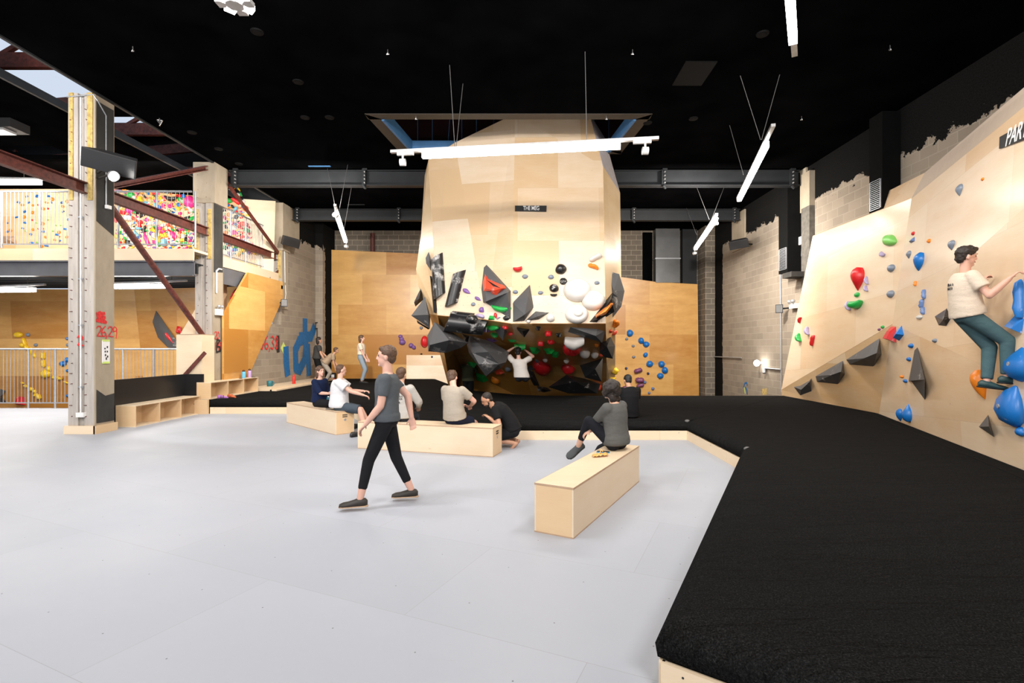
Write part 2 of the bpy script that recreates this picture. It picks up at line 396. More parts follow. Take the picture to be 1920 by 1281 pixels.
# room above the opening: a shaft lined in blue steel with dark red sheet behind
op_t = thing('ceiling_opening', (0, 12, CEIL), 'blue-edged opening in the black ceiling around the top of the tall plywood boulder', 'opening')
m = MB()
for a, b in ((0, 3), (1, 2)):
    p, q = op[a], op[b]; m.beam((p[0], p[1], CEIL+.10), (q[0], q[1], CEIL+.10), .06, .28)
m.beam((op[3][0], 12.9, CEIL+.10), (op[2][0], 12.9, CEIL+.10), .06, .28); m.beam((op[0][0], 11.1, CEIL+.16), (op[1][0], 11.1, CEIL+.16), .06, .1)
obj('blue_frame', m, M['blue_steel'], op_t)
for i in range(14):
    x = -2.75+i*.385
    obj('hanger_rod', MB().cone((x, 13.4, CEIL+.05), (x+(.2 if i in (2, 5) else 0), 13.4, 9.3), .012, .012, 6), M['blue_steel'], op_t)
m = MB(); m.box((-3.35, 10.85, CEIL-.015), (2.75, 11.1, CEIL)); m.box((-3.1, 12.9, CEIL-.015), (2.5, 13.1, CEIL))
m.prism([(-3.35, 10.85, CEIL), (-3.03, 11.1, CEIL), (-2.8, 12.9, CEIL), (-3.1, 13.1, CEIL)], (0, 0, -.015)); m.prism([(2.75, 10.85, CEIL), (2.5, 13.1, CEIL), (2.19, 12.9, CEIL), (2.43, 11.1, CEIL)], (0, 0, -.015))
obj('timber_lining', m, plain('dark_timber', (.035, .026, .018), .6), op_t)
m = MB(); m.box((-4, 14.6, CEIL+.13), (4, 14.7, 9.4)); m.box((-4, 10, 9.4), (4, 15, 9.5)); m.box((-4.1, 10, 6.8), (-4, 14.7, 9.5)); m.box((4, 10, 6.8), (4.1, 14.7, 9.5)); m.box((-4, 9.9, 6.8), (4, 10, 9.5))
struct('wall_roof_void', m, plain('dark_red_sheet', (.05, .012, .012), .6))
# floor
m = MB(); m.box((-18.5, YB, -.25), (XR+.3, 14.2, 0)); m.box((-8.6, 14.2, -.25), (-7, YF, 0))
struct('floor', m, M['floor'])
m = MB(); m.box((-18.5, 14.2, -1.7), (-8.6, 18.4, -1.5)); m.box((-8.6, 13.9, -.9), (XR+.3, YF, -.60)); struct('floor_lower', m, M['carpet'])
m = MB(); m.box((-18.5, 14.2, -1.5), (-8.6, 14.24, -.02)); struct('floor_edge', m, M['white'])
# walls
m = MB(); m.box((7.85, 11.0, -1), (8.1, YF, CEIL)); m.box((7.85, YB, -1), (8.1, 11.0, CEIL))
wr = struct('wall_right', m, M['blk_right'])
m = MB(); m.box((-8.6, 18.06, -.5), (-8.3, YF, CEIL)); m.box((-8.6, 17.6, -.5), (-8.3, 18.06, 3.0)); m.box((-8.6, 14.25, -.5), (-8.3, 17.6, 2.45)); m.box((-8.32, 20.5, 0), (-8.0, YF, CEIL))
wl = struct('wall_left', m, M['blk_left'])
m = MB(); m.box((-8.6, YF, -1), (8.1, YF+.25, CEIL)); struct('wall_back', m, M['blk_back'])
m = MB(); m.box((-18.8, YB, -1.5), (-18.5, 18.4, 9)); struct('wall_side_hall', m, M['white_wall'])
# pilasters and duct casings of the right wall
m = MB(); m.box((7.45, 20.9, -.8), (7.86, 21.8, CEIL)); struct('wall_pilaster', m, M['blk_back'])
m = MB(); m.box((7.7, 13.75, 0), (7.86, 14.15, 5.5)); struct('wall_pilaster', m, M['conc_gr']); m = MB(); m.box((7.7, 13.75, 5.5), (7.86, 14.15, CEIL-.2)); struct('wall_patch', m, M['conc_tan'])
def grille_box(name, lo, hi, glo, ghi, label):
    t = thing(name, ((lo[0]+hi[0])/2, (lo[1]+hi[1])/2, lo[2]), label, 'duct')
    obj('duct_casing', MB().box(lo, hi), M['duct_black'], t)
    g = MB(); n = 16
    for i in range(n):
        z = glo[2]+(ghi[2]-glo[2])*i/(n-1); g.box((glo[1]-.02, glo[0], z-.006), (glo[1], ghi[0], z+.006))
    for x in (glo[0], ghi[0]): g.box((glo[1]-.02, x-.01, glo[2]), (glo[1], x+.01, ghi[2]))
    obj('grille', g, M['galv'], t)
    return t
# black air duct hanging on the right wall
grille_box('air_duct', (7.45, 14.4, 3.80), (7.84, 14.9, CEIL-.05), (14.45, 7.45, 3.9), (14.85, 7.45, 4.5), 'black painted air duct box with a grille hanging down the right block wall')
grille_box('air_duct', (7.46, 10.62, 4.3), (7.84, 11.02, CEIL-.05), (10.66, 7.46, 4.6), (10.98, 7.46, 5.2), 'black duct casing with small grille rising behind the top of the right climbing wall')
m = MB(); m.box((7.35, 14.0, 3.62), (7.84, 14.5, 3.76)); tag(obj('wall_bracket', m, M['conc_dark']), 'black ledge bracket right under the black air duct on the right wall', 'bracket')
# metal ducts by the back wall
d = thing('ventilation_duct', (6.1, 21.5, 0), 'unpainted sheet metal duct standing against the dark back wall', 'duct')
obj('duct_shaft', MB().box((5.55, 21.35, 4.37), (6.55, 21.79, CEIL-.02)), M['duct'], d)
obj('duct_flange', MB().box((5.52, 21.32, 5.35), (6.58, 21.79, 5.40)), M['galv'], d)
d = MB().box((6.7, 21.45, 4.3), (7.3, 21.79, CEIL-.02)); tag(obj('ventilation_duct', d, M['steel']), 'dark grey duct shaft in the back right corner beside the metal duct', 'duct')
d = MB().cone((-6.35, 21.65, 4.6), (-6.35, 21.65, CEIL-.15), .09, .09, 10); tag(obj('downpipe', d, M['rust']), 'rust red vertical pipe on the back block wall above the left plywood', 'pipe')
d = MB().box((5.1, 21.7, 4.3), (5.5, 21.79, CEIL-.1)); tag(obj('door_post', d, M['ceil']), 'black vertical casing strip on the back wall left of the metal duct', 'casing')

# ------------------------------------------------------------ concrete columns
def strokes(lines, w, mapf, off):
    """painted strokes: flat ribbons on a surface; lines in 2D, mapf -> 3D, off = normal offset"""
    mb = MB(); off = V(off); z0 = 0
    for ln in lines:
        for (a, b) in zip(ln[:-1], ln[1:]):
            A, B = V((a[0], a[1])), V((b[0], b[1])); d = (B-A)
            if d.length < 1e-6: continue
            n = V((-d.y, d.x)).normalized()*w/2; e = d.normalized()*w*.25
            q = [mapf(*(A-e+n)), mapf(*(A-e-n)), mapf(*(B+e-n)), mapf(*(B+e+n))]
            z0 += .08; mb.prism([p+off*(1+z0) for p in q], -off*.5)
    return mb
DIG = {'2': [[(.05, .8), (.2, .98), (.5, 1), (.65, .8), (.55, .55), (.1, .05), (.75, 0)]],
       '6': [[(.6, 1), (.25, .75), (.08, .35), (.2, .05), (.5, 0), (.68, .22), (.5, .45), (.15, .35)]],
       '9': [[(.62, .85), (.35, 1), (.1, .82), (.2, .55), (.5, .55), (.63, .8), (.62, .3), (.55, -.15)]],
       '3': [[(.1, .9), (.4, 1), (.6, .8), (.3, .55), (.6, .3), (.4, 0), (.05, .1)]],
       '8': [[(.55, .8), (.35, 1), (.12, .8), (.5, .4), (.5, .1), (.3, 0), (.12, .15), (.5, .6), (.55, .8)]],
       '0': [[(.35, 1), (.1, .7), (.1, .25), (.35, 0), (.6, .3), (.6, .75), (.35, 1)]],
       '1': [[(.3, 1), (.28, 0)]], ',': [[(.2, .08), (.1, -.2)]], '4': [[(.4, 1), (.05, .4), (.65, .4)], [(.5, .7), (.45, 0)]]}
def number(txt, x, z, s, w, mapf, off, sp=.78):
    ls = []
    for ch in txt:
        for ln in DIG[ch]: ls.append([(x+p[0]*s*.9, z+p[1]*s) for p in ln])
        x += s*(sp if ch != ',' else .3)
    return strokes(ls, w, mapf, off)
def column(y0, y1, x0, x1, z0, label, first=False, paint=True):
    t = thing('concrete_column', ((x0+x1)/2, (y0+y1)/2, z0), label, 'column', None)
    t['kind'] = 'thing'
    w = x1-x0
    m = MB(); rec0, rec1 = x0+w*.36, x0+w*.60
    m.box((x0, y0, z0), (rec0, y1, CEIL)); m.box((rec1, y0, z0), (x1-.03, y1, CEIL)); m.box((rec0, y0+.05, z0), (rec1, y1, CEIL))
    obj('shaft', m, M['conc'], t)
    obj('side_face', MB().box((x1-.03, y0+.0, z0), (x1, y1, CEIL)), M['conc_tan'], t)
    if paint: obj('black_paint_patch', MB().prism([(x1+.004, y0+.02, 4.15 if first else 3.7), (x1+.004, y1-.02, 3.95 if first else 3.75), (x1+.004, y1-.02, 6.5 if first else 5.8), (x1+.004, y0+.02, 6.5 if first else 5.85)], (.003, 0, 0)), M['conc_dark'], t)
    for (a, b) in ((x0+.03, x0+w*.2), (x0+w*.72, x0+w*.92)):
        obj('foam_strip', MB().box((a, y0-.02, 4.05 if not first else 4.55), (b, y0+.01, CEIL-(.0 if first else 1.25))), M['foam'], t)
    s = MB()
    for i in range(30):
        z = z0+.35+i*.205+R.uniform(-.02, .02)
        for xx in (x0+.08, x0+w*.68):
            if R.random() < .8: s.cone((xx, y0+.01, z), (xx+R.uniform(-.03, .03), y0-.03-R.random()*.03, z+R.uniform(-.01, .01)), .008, .006, 6)
    st = obj('wire_tie', s, M['rust'], t); st['kind'] = 'stuff'
    return t
c1 = column(9.97, 10.43, -8.85, -8.32, 0, 'nearest rough concrete column with black speaker, white conduit and red number 26,29', True)
m = MB(); m.box((-8.9, 9.92, 0), (-8.29, 9.97, .16)); obj('skirting', m, M['ply_raw'], c1)
obj('skirting', MB().box((-8.32, 9.92, 0), (-8.27, 10.46, .16)), M['ply_bench_end'], c1)
obj('black_paint_patch', MB().prism([(-8.314, 9.99, .2), (-8.314, 10.42, .2), (-8.314, 10.42, .75), (-8.314, 10.2, .72), (-8.314, 9.99, .86)], (.003, 0, 0)), M['conc_dark'], c1)
m = MB(); xc = P(152, 0, 9.95).x
m.tube([(xc, 9.94, .42), (xc, 9.94, CEIL-.1)], .014); cd = obj('conduit', m, M['white'], c1)
for z in (.9, 2.1, 3.0, 4.2): obj('clip', MB().box((xc-.04, 9.93, z), (xc+.04, 9.965, z+.03)), M['galv'], cd)
obj('junction_box', MB().box((xc-.07, 9.91, .33), (xc+.08, 9.97, .42)), M['white'], c1)
obj('socket_box', MB().box((-8.31, 10.18, 4.45), (-8.25, 10.28, 4.52)), M['white'], c1)
obj('cable_run', MB().tube([(-8.30, 10.2, 4.5), (-8.30, 10.2, 6.3), (-8.3, 10.0, 6.5), (-8.35, 9.95, 6.6), (-8.85, 9.94, 6.55)], .012), M['galv'], c1)
fm = lambda x, z: V((x, 9.965, z)); sm_ = lambda y, z: V((-8.314, y, z))
obj('red_number', number('2', P(144.5, 0, 9.965).x, P(0, 648, 9.965).z, .19, .028, fm, (0, -.003, 0)), M['red_paint'], c1)
yy = lambda u: (-8.31)*F/(u-U0)
obj('red_number', number('26,29', yy(181), P(0, 631, 10.1).z, .20, .022, sm_, (.003, 0, 0), .53), M['red_paint'], c1)
scr = [[(yy(182), 2.34), (yy(196), 2.36), (yy(183), 2.28), (yy(197), 2.28), (yy(182), 2.21), (yy(199), 2.18), (yy(190), 2.26), (yy(187), 2.38)]]
obj('red_scribble', strokes(scr, .06, sm_, (.003, 0, 0)), M['red_paint'], c1)
ps = thing('poster', (-8.3, 10.2, 1.5), 'small white printed notice with green tape on the nearest concrete column', 'poster')
obj('sheet', MB().box((-8.316, yy(191.5), 1.38), (-8.304, yy(205.5), 1.82)), M['letter'], ps)
obj('tape', MB().box((-8.317, yy(192), 1.80), (-8.300, yy(205), 1.84)), M['yellow_lbl'], ps); obj('tape', MB().box((-8.317, yy(192), 1.36), (-8.300, yy(205), 1.40)), M['yellow_lbl'], ps)
m = MB()
for (u, z, s) in ((196, 1.66, .03), (200.5, 1.69, .04), (196.5, 1.60, .035), (200.5, 1.60, .035), (197, 1.53, .04), (201, 1.50, .04), (198.5, 1.46, .05)):
    m.box((-8.304, yy(u)-.012, z-s/2), (-8.298, yy(u)+.012, z+s/2))
obj('print', m, M['ink'], ps)
c2 = column(13.74, 14.2, -8.79, -8.31, 0, 'middle rough concrete column behind the plywood box, white emergency light on its side', False)
m = MB(); m.box((-8.82, 13.70, 5.55), (-8.24, 14.3, CEIL)); obj('capital', m, M['conc_tan'], c2)
y2 = lambda u: (-8.3)*F/(u-U0)
el = thing('emergency_light', (-8.2, y2(409), 2.7), 'white emergency light box with two heads on the middle concrete column', 'light')
obj('housing', MB().box((-8.3, y2(402.5), 2.55), (-8.22, y2(413), 2.72)), M['white'], el)
for u in (405, 410.5): obj('lamp_head', MB().ball((-8.22, y2(u), 2.79), (.05, .05, .045), 12), M['alu'], el)
obj('conduit', MB().tube([(-8.28, y2(404.5), 3.15), (-8.28, y2(404.5), 3.75), (-8.28, y2(409), 3.82), (-8.28, y2(414), 3.82)], .022), M['white'], c2)
obj('red_number', number('20', y2(402), P(0, 636, 14).z, .2, .022, lambda y, z: V((-8.303, y, z)), (.003, 0, 0), .55), M['red_paint'], c2)
obj('red_number', number('193', y2(402), P(0, 656, 14).z, .2, .022, lambda y, z: V((-8.303, y, z)), (.003, 0, 0), .5), M['red_paint'], c2)
bs_ = strokes([[(y2(406), 1.55), (y2(413), 1.58), (y2(412), 1.68), (y2(406), 1.72), (y2(412), 1.86), (y2(407), 1.9), (y2(406), 1.55)]], .05, lambda y, z: V((-8.3, y, z)), (.003, 0, 0)); obj('black_scribble', bs_, M['ink'], c2)
c3 = column(17.6, 18.05, -8.78, -8.27, 3.0, 'far rough concrete column where the back left block wall begins', False, False)
obj('capital', MB().box((-8.81, 17.56, 5.0), (-8.22, 18.1, CEIL)), M['conc_tan'], c3)
obj('concrete_patch', MB().box((-8.32, 18.1, 5.3), (-8.24, 18.9, CEIL)), M['conc_tan'], c3)
# tan patches where the beams meet the right wall
m = MB(); m.box((7.80, 14.1, 5.45), (7.86, 14.9, CEIL)); m.box((7.80, 18.0, 5.2), (7.86, 19.1, CEIL-.1)); struct('wall_patch', m, M['conc_tan'])

# ------------------------------------------------------------ steel beams
def ibeam(y, zt, zb, label):
    t = thing('steel_beam', (0, y, zb), label, 'beam')
    m = MB(); m.box((-8.15, y-.01, zb), (7.7, y+.01, zt)); m.box((-8.15, y-.11, zt-.02), (7.7, y+.11, zt)); m.box((-8.15, y-.11, zb), (7.7, y+.11, zb+.025))
    obj('beam', m, M['steel'], t)
    for x in (-7.98, -4.4, 3.9, 7.45):
        b = MB(); b.box((x-.05, y-.13, zb-.02), (x+.05, y-.10, zt+.02)); b.box((x-.03, y-.16, zt-.02), (x+.10, y-.11, zt+.03)); b.cone((x, y-.13, zb-.02), (x+.06, y-.13, zb-.1), .05, .03, 8)
        k = obj('clamp_bracket', b, M['steel'], t)
        for j in range(4): obj('bolt', MB().cone((x+.03, y-.13, zb+.06+j*.1), (x+.03, y-.17, zb+.06+j*.1), .018, .018, 6), M['alu'], k)
    return t
ibeam(14.3, 6.60, 6.17, 'nearer of the two grey steel beams spanning under the black ceiling')
ibeam(18.2, 6.57, 6.17, 'farther of the two grey steel beams spanning under the black ceiling')
def brace(a, b, w, h, label, name='steel_brace', round_=False, flange=True):
    m = MB()
    if round_: m.cone(a, b, w/2, w/2, 16)
    else:
        m.beam(a, b, w*.3, h)
        if flange:
            up = V((0, 0, h/2)); m.beam(V(a)+up+V((w/3, 0, 0)), V(b)+up+V((w/3, 0, 0)), w, .02); m.beam(V(a)-up+V((w/3, 0, 0)), V(b)-up+V((w/3, 0, 0)), w, .02)
    return tag(obj(name, m, M['rust']), label, 'beam')
brace((-8.55, 5.0, 4.78), (-8.55, 9.97, 4.78), .12, .2, 'rust red channel beam running from the left edge to the nearest column', 'steel_channel')
brace((-8.5, 10.43, 4.78), (-8.5, 13.74, 4.78), .12, .2, 'rust red channel beam between the nearest and middle columns across the upper railing', 'steel_channel')
brace((-8.5, 14.2, 4.78), (-8.5, 17.6, 4.78), .12, .2, 'rust red channel beam between the middle and far columns', 'steel_channel')
brace((-8.4, 10.45, 4.55), (-8.42, 13.45, 2.02), .13, .13, 'round rust red diagonal pipe dropping from the nearest column to the plywood box', 'steel_pipe', True)
brace((-8.5, 10.43, 4.95), (-8.5, 13.74, 6.5), .10, .10, 'rust red angle rising to the ceiling between the nearest and middle columns', 'steel_angle')
brace((-8.3, 14.35, 6.3), (-8.35, 17.5, 4.9), .12, .12, 'rust red diagonal dropping from the nearer grey beam to the far column', 'steel_angle', flange=False)
brace((-8.35, 16.9, 3.95), (-8.4, 17.7, 4.35), .08, .08, 'short rust red strut above the leaning plywood panel', 'steel_strut', flange=False)
brace(P(345, 705, 13.15), P(385, 661, 13.15), .09, .09, 'short rust red strut slanting in front of the plywood box', 'steel_strut', flange=False)

# ------------------------------------------------------------ mezzanine on the left
mz = thing('mezzanine', (-13, 13.1, 3.5), 'raised mezzanine deck with plywood fascia over a grey steel edge beam on the left', 'mezzanine')
m = MB(); m.box((-18.5, 13.1, 4.14), (-8.42, 13.7, 4.2)); m.box((-18.5, 13.7, 4.14), (-8.9, 16.3, 4.2)); m.box((-9.6, 14.25, 4.14), (-8.41, 17.5, 4.2)); m.box((-13, 16.3, 4.14), (-9.6, 17.0, 4.2)); obj('deck', m, M['ply_raw'], mz)
obj('fascia', MB().box((-18.5, 13.06, 3.90), (-8.40, 13.1, 4.2)), M['ply_raw'], mz)
obj('fascia', MB().box((-8.38, 14.25, 3.92), (-8.34, 17.5, 4.2)), M['ply_bench'], mz)
m = MB(); m.box((-18.5, 13.1, 3.50), (-8.40, 13.13, 3.90)); m.box((-18.5, 13.02, 3.50), (-8.40, 13.2, 3.53)); m.box((-18.5, 13.02, 3.86), (-8.40, 13.2, 3.89)); obj('edge_beam', m, M['steel_lit'], mz)
obj('edge_beam', MB().box((-8.40, 14.25, 3.45), (-8.37, 17.5, 3.92)), M['steel_lit'], mz)
m = MB()
for i in range(7): m.box((-18.5, 13.5+i*.55, 3.62), (-8.6, 13.58+i*.55, 3.86))
obj('joist', m, M['steel'], mz)
m = MB(); m.box((-18.5, 13.2, 3.87), (-8.6, 17.2, 3.9)); obj('soffit', m, M['steel'], mz)
def railing(name, a, b, h, n, posts, label, base=0.0, sp=.075):
    a, b = V(a), V(b); t = thing(name, (a+b)/2, label, 'railing'); up = V((0, 0, 1))
    obj('top_rail', MB().cone(a+up*h, b+up*h, .025, .025, 10), M['galv'], t)
    obj('bottom_rail', MB().beam(a+up*(.09+base), b+up*(.09+base), .03, .03), M['galv'], t)
    for k in posts: p = a.lerp(b, k); obj('post', MB().cone(p, p+up*(h), .026, .026, 10), M['galv'], t)
    proto = None
    for i in range(1, n):
        p = a.lerp(b, i/n)
        if proto is None:
            me = MB().cone((0, 0, .09+base), (0, 0, h), .0075, .0075, 6).mesh('baluster'); proto = me; me.materials.append(M['galv'])
        o = bpy.data.objects.new('baluster', proto); C.objects.link(o); o.parent = t; o.location = p-t.location
    return t
railing('guard_railing', (-14.2, 13.07, 4.22), (-8.45, 13.07, 4.22), 1.44, 56, [(u_*.013615-13.343+14.2)/5.75 for u_ in (3, 75, 221, 294, 366)], 'galvanised upper railing along the front of the mezzanine')
railing('guard_railing', (-8.62, 14.3, 4.26), (-8.62, 17.0, 4.26), 1.46, 27, [.0, .3, .6, .97], 'galvanised upper railing along the side of the mezzanine by the far column')
railing('guard_railing', (-14.9, 14.1, 0), (-9.42, 14.1, 0), 1.63, 55, [.035, .235, .37, .57, .71, .865, 1.0], 'galvanised lower railing at the floor edge under the mezzanine', .06)

# ------------------------------------------------------------ climbing walls of the side hall
SURF = {}
def surface(key, o):
    me = o.data; mw = o.matrix_world if o.parent is None else Matrix.Translation(o.parent.location+o.location)
    mw = Matrix.Translation(o.location) if o.parent is None else Matrix.Translation(V((0,0,0)))
    SURF[key] = BVHTree.FromPolygons([mw@v.co for v in me.vertices], [list(p.vertices) for p in me.polygons])
uw = thing('climbing_wall', (-12, 16.2, 4.2), 'upper plywood climbing wall with blue and orange holds seen behind the mezzanine railing', 'climbing wall')
o = obj('panel', MB().prism([(-17, 16.0, 4.2), (-13.0, 16.0, 4.2), (-13.0, 16.05, 6.66), (-17, 16.05, 6.66)], (0, .1, 0)), M['ply'], uw); surface('UW', o)
sw = thing('climbing_wall', (-10.5, 16.0, 4.2), 'training wall packed with colourful holds behind the mezzanine railing', 'climbing wall')
mbt = MB(); mbt.tri = True; o = obj('panel', mbt.prism([(-13.0, 15.75, 4.2), (-8.75, 17.0, 4.2), (-9.4, 17.2, 6.66), (-13.0, 16.0, 6.66)], (0, .1, 0)), M['ply'], sw); surface('SW', o)
o = obj('return_panel', MB().prism([(-8.75, 17.0, 4.2), (-8.42, 17.3, 4.2), (-8.42, 17.45, 6.66), (-9.4, 17.2, 6.66)], (-.05, .1, 0)), M['ply_raw'], sw)
lw = thing('climbing_wall', (-13, 17.3, -1.5), 'lower plywood climbing wall with yellow holds beyond the lower railing', 'climbing wall')
m = MB().prism([(-19, 17.2, -1.5), (-12.6, 17.3, -1.5), (-12.9, 17.0, 3.6), (-19, 16.9, 3.6)], (0, .12, 0)); o = obj('panel', m, M['ply_amber'], lw); surface('LW', o)
m = MB().prism([(-12.6, 17.3, -1.5), (-8.62, 16.3, -1.5), (-8.62, 16.15, 3.6), (-12.9, 17.0, 3.6)], (0, .12, 0)); o = obj('panel', m, M['ply_amber'], lw); surface('LW2', o)
# plywood box in front of the middle column
bx = thing('plywood_box', (-8.6, 13.5, 0), 'raw plywood box boxing in the foot of the middle column', 'box')
obj('side_board', MB().box((-8.30, 13.22, 0), (-8.27, 13.73, 2.0)), M['ply_raw'], bx)
obj('front_board', MB().box((-8.93, 13.2, 0), (-8.27, 13.22, 2.0)), M['ply_raw'], bx)
obj('top_board', MB().box((-8.93, 13.2, 2.0), (-8.27, 13.73, 2.02)), M['ply_edge'], bx)
obj('sloped_board', MB().prism([(-9.25, 13.8, 2.0), (-8.8, 13.8, 2.0), (-8.8, 13.8, 2.75)], (0, .05, 0)), M['ply_raw'], bx)
m = MB().box((-8.61, 10.5, 0), (-8.58, 13.05, 1.0)); m.box((-8.58, 13.0, 0), (-8.12, 13.05, 1.0)); tag(obj('black_board', m, M['black_panel']), 'glossy black low partition board behind the left cubby bench', 'board')
# leaning plywood climbing panel on the left wall
pts = [(420, 712), (420, 590.7), (465, 511), (530, 528.4), (530.5, 559), (469, 700), (466, 712)]
def onX(u, v, X): Y = X*F/(u-U0); return V((X, Y, H-(v-V0)/F*Y))
pl = obj('climbing_board', MB().prism([onX(u, v, -8.2) for u, v in pts], (-.06, 0, 0)), M['ply_amber'])
tag(pl, 'angular amber plywood climbing panel on the left wall by the middle column', 'climbing wall')
m = MB()
m.tube([onX(432, 560, -8.45), onX(438, 548, -8.6), onX(450, 535, -8.6), onX(446, 520, -8.5), onX(450, 548, -8.55), onX(440, 545, -8.6), onX(436, 575, -8.5)], .02)
tag(obj('cable_bundle', m, M['red_paint']), 'tangle of red cables in the dark gap behind the amber plywood panel', 'cable')
tag(obj('timber_stud', MB().box((-8.9, 15.0, 2.5), (-8.75, 15.15, 3.9)), M['ply_edge']), 'short timber post in the dark gap behind the amber plywood panel', 'post')
# graffiti on the left wall
gm = lambda u, v: onX(u, v, -8.29)
def g(pts, w, name, mat, X=-8.295):
    ls = [[(p.y, p.z) for p in [onX(u, v, X) for u, v in ln]] for ln in pts]
    return obj(name, strokes(ls, w, lambda y, z: V((X, y, z)), (.004, 0, 0)), mat, wl)
def child_of(o, par): o.parent = par; o.location = o.location-par.location; return o
for nm, pts, w, mt in (('blue_graffiti', [[(572, 602), (572, 634), (561, 640), (554, 656), (555, 690), (562, 693), (571, 675), (574, 640)], [(563, 633), (583, 631), (589, 615)], [(536, 655), (537, 680), (539, 700)], [(577, 650), (579, 700)]], .40, 'blue_paint'),
                       ('red_number', None, 0, 'red_paint'), ('yellow_graffiti', [[(530, 650), (533, 656)]], .3, 'yellow_lbl'), ('black_graffiti', [[(521, 632), (521.5, 658)]], .2, 'ink')):
    if pts is None:
        mb = number('36,38', onX(487, 662, -8.29).y, 1.62, .42, .05, lambda y, z: V((-8.29, y, z)), (.004, 0, 0), .66)
    else: mb = strokes([[(p.y, p.z) for p in [gm(u, v) for u, v in ln]] for ln in pts], w, lambda y, z: V((-8.29, y, z)), (.004, 0, 0))
    child_of(obj(nm, mb, M[mt]), wl)
def onXr(u, v, X=7.84): Y = X*F/(u-U0); return V((X, Y, H-(v-V0)/F*Y))
for nm, ln, w, mt in (('blue_graffiti', [(1393.5, 728), (1396, 719), (1400, 718), (1401, 723)], .06, 'blue_paint'), ('blue_graffiti', [(1397, 726), (1400, 731), (1401, 739)], .06, 'blue_paint'), ('yellow_graffiti', [(1395, 727), (1397, 738)], .06, 'yellow_lbl'), ('yellow_graffiti', [(1430, 735), (1436, 734)], .2, 'foam')):
    pp = [onXr(*q) for q in ln]
    child_of(obj(nm, strokes([[(p.y, p.z) for p in pp]], w, lambda y, z: V((7.848, y, z)), (-.003, 0, 0)), M[mt]), wr)

# ------------------------------------------------------------ mats and kerb
def inset(poly, d):
    n = len(poly); out = []
    for i in range(n):
        p0, p, p1 = (V(poly[(i-1) % n]), V(poly[i]), V(poly[(i+1) % n]))
        a = (p-p0).normalized(); b = (p1-p).normalized(); na = V((-a.y, a.x)); nb = V((-b.y, b.x))
        k = (na+nb); k = k/max(.4, k.dot(na)); out.append(p+k*d)
    return out
MT = .36
mat_poly = [(-8.27, 12.97), (-4.5, 12.97), (-2.25, 9.37), (3.02, 9.37), (3.02, 6.95), (.70, 2.52), (3.63, .38), (5.60, 5.78), (7.26, 10.4), (7.24, 14.1), (.6, 14.1), (-.1, 14.4), (-1.28, 15.5), (-1.81, 16.1), (-2.5, 18.1), (-3.74, 21.75), (-8.02, 21.75), (-8.02, 20.4), (-8.27, 20.4)]
def refine(poly, step=.35):
    out = []
    for i in range(len(poly)):
        a, b = V(poly[i]), V(poly[(i+1) % len(poly)]); k = max(1, int((b-a).length/step))
        for j in range(k): out.append(a.lerp(b, j/k))
    return out
mm = MB(); ring = []
sub = mat_poly
prof = [(.165, .0), (.18, -.03), (.25, -.04), (.30, -.02), (.335, .02), (.353, .07), (MT, .14)]
n = len(sub)
for z, d in prof:
    for p in inset(sub, d): mm.v.append(V((p.x, p.y, z)))
for j in range(len(prof)-1):
    for i in range(n): mm.f.append([j*n+i, j*n+(i+1) % n, (j+1)*n+(i+1) % n, (j+1)*n+i]); mm.sm.append(True)
mm.f.append([(len(prof)-1)*n+i for i in range(n)]); mm.sm.append(False)
mm.f.append(list(reversed(range(n)))); mm.sm.append(False)
mt_ = thing('crash_mat', (0, 12, 0), 'black carpeted bouldering mat covering the raised area behind and right of the white floor', 'mat')
obj('mat_cover', mm, M['carpet'], mt_)
ins = inset(sub, .03)
core = MB().prism([(p.x, p.y, .0) for p in ins], (0, 0, .165)); obj('mat_base', core, M['black'], mt_)
m = MB()
m.tube([(7.0, 13.9, MT+.002), (3.05, 9.3, MT+.0)], .006, 6); m.tube([(6.95, 13.9, MT), (6.95, 10.4, MT), (5.28, 5.75, MT), (3.5, 1.0, MT)], .007, 6)
obj('seam', m, M['ceil_fit'], mt_)
for p in ((3.02, 9.40, .33), (3.03, 6.9, .32)): obj('corner_button', MB().ball(p, (.05, .05, .03)), M['cable'], mt_)
m = MB(); m.box((.6, 14.2, -.6), (7.85, 21.75, -.38)); m.prism([(.6, 14.2, -.6), (.6, 21.75, -.6), (-3.55, 21.75, -.6), (-2.3, 18.1, -.6), (-1.6, 16.2, -.6), (-1.1, 15.6, -.6)], (0, 0, .22))
tag(obj('crash_mat', m, M['carpet']), 'black lower mat in the sunken area beneath the big overhang', 'mat')
kb = thing('kerb', (0, 9.3, 0), 'pale plywood kerb boards edging the front of the black mats', 'kerb')
for a, b in (((-7.9, 12.95), (-4.5, 12.95)), ((-4.5, 12.95), (-2.25, 9.33)), ((-2.25, 9.33), (3.0, 9.33)), ((3.0, 9.33), (3.0, 6.94)), ((3.0, 6.94), (.68, 2.5)), ((.68, 2.5), (3.6, .37))):
    o = obj('kerb_board', MB().beam((a[0], a[1], .0825), (b[0], b[1], .0825), .03, .165), M['ply_raw'], kb)
    for k in (.03, .5, .97):
        p = V((*a, .13)).lerp(V((*b, .13)), k); d = (V(b)-V(a)).normalized(); nn = V((d.y, -d.x, 0))
        obj('screw', MB().cone(p, p+nn*.0165, .006, .006, 8), M['ink'], o)
# plywood ledge along the left wall
m = MB(); m.box((-8.27, 15.4, MT-.02), (-7.55, 20.4, MT+.10)); m.box((-7.6, 15.4, MT-.02), (-7.4, 18.8, MT+.04))
tag(obj('wooden_ledge', m, M['ply_bench']), 'low plywood ledge along the foot of the left block wall', 'ledge')

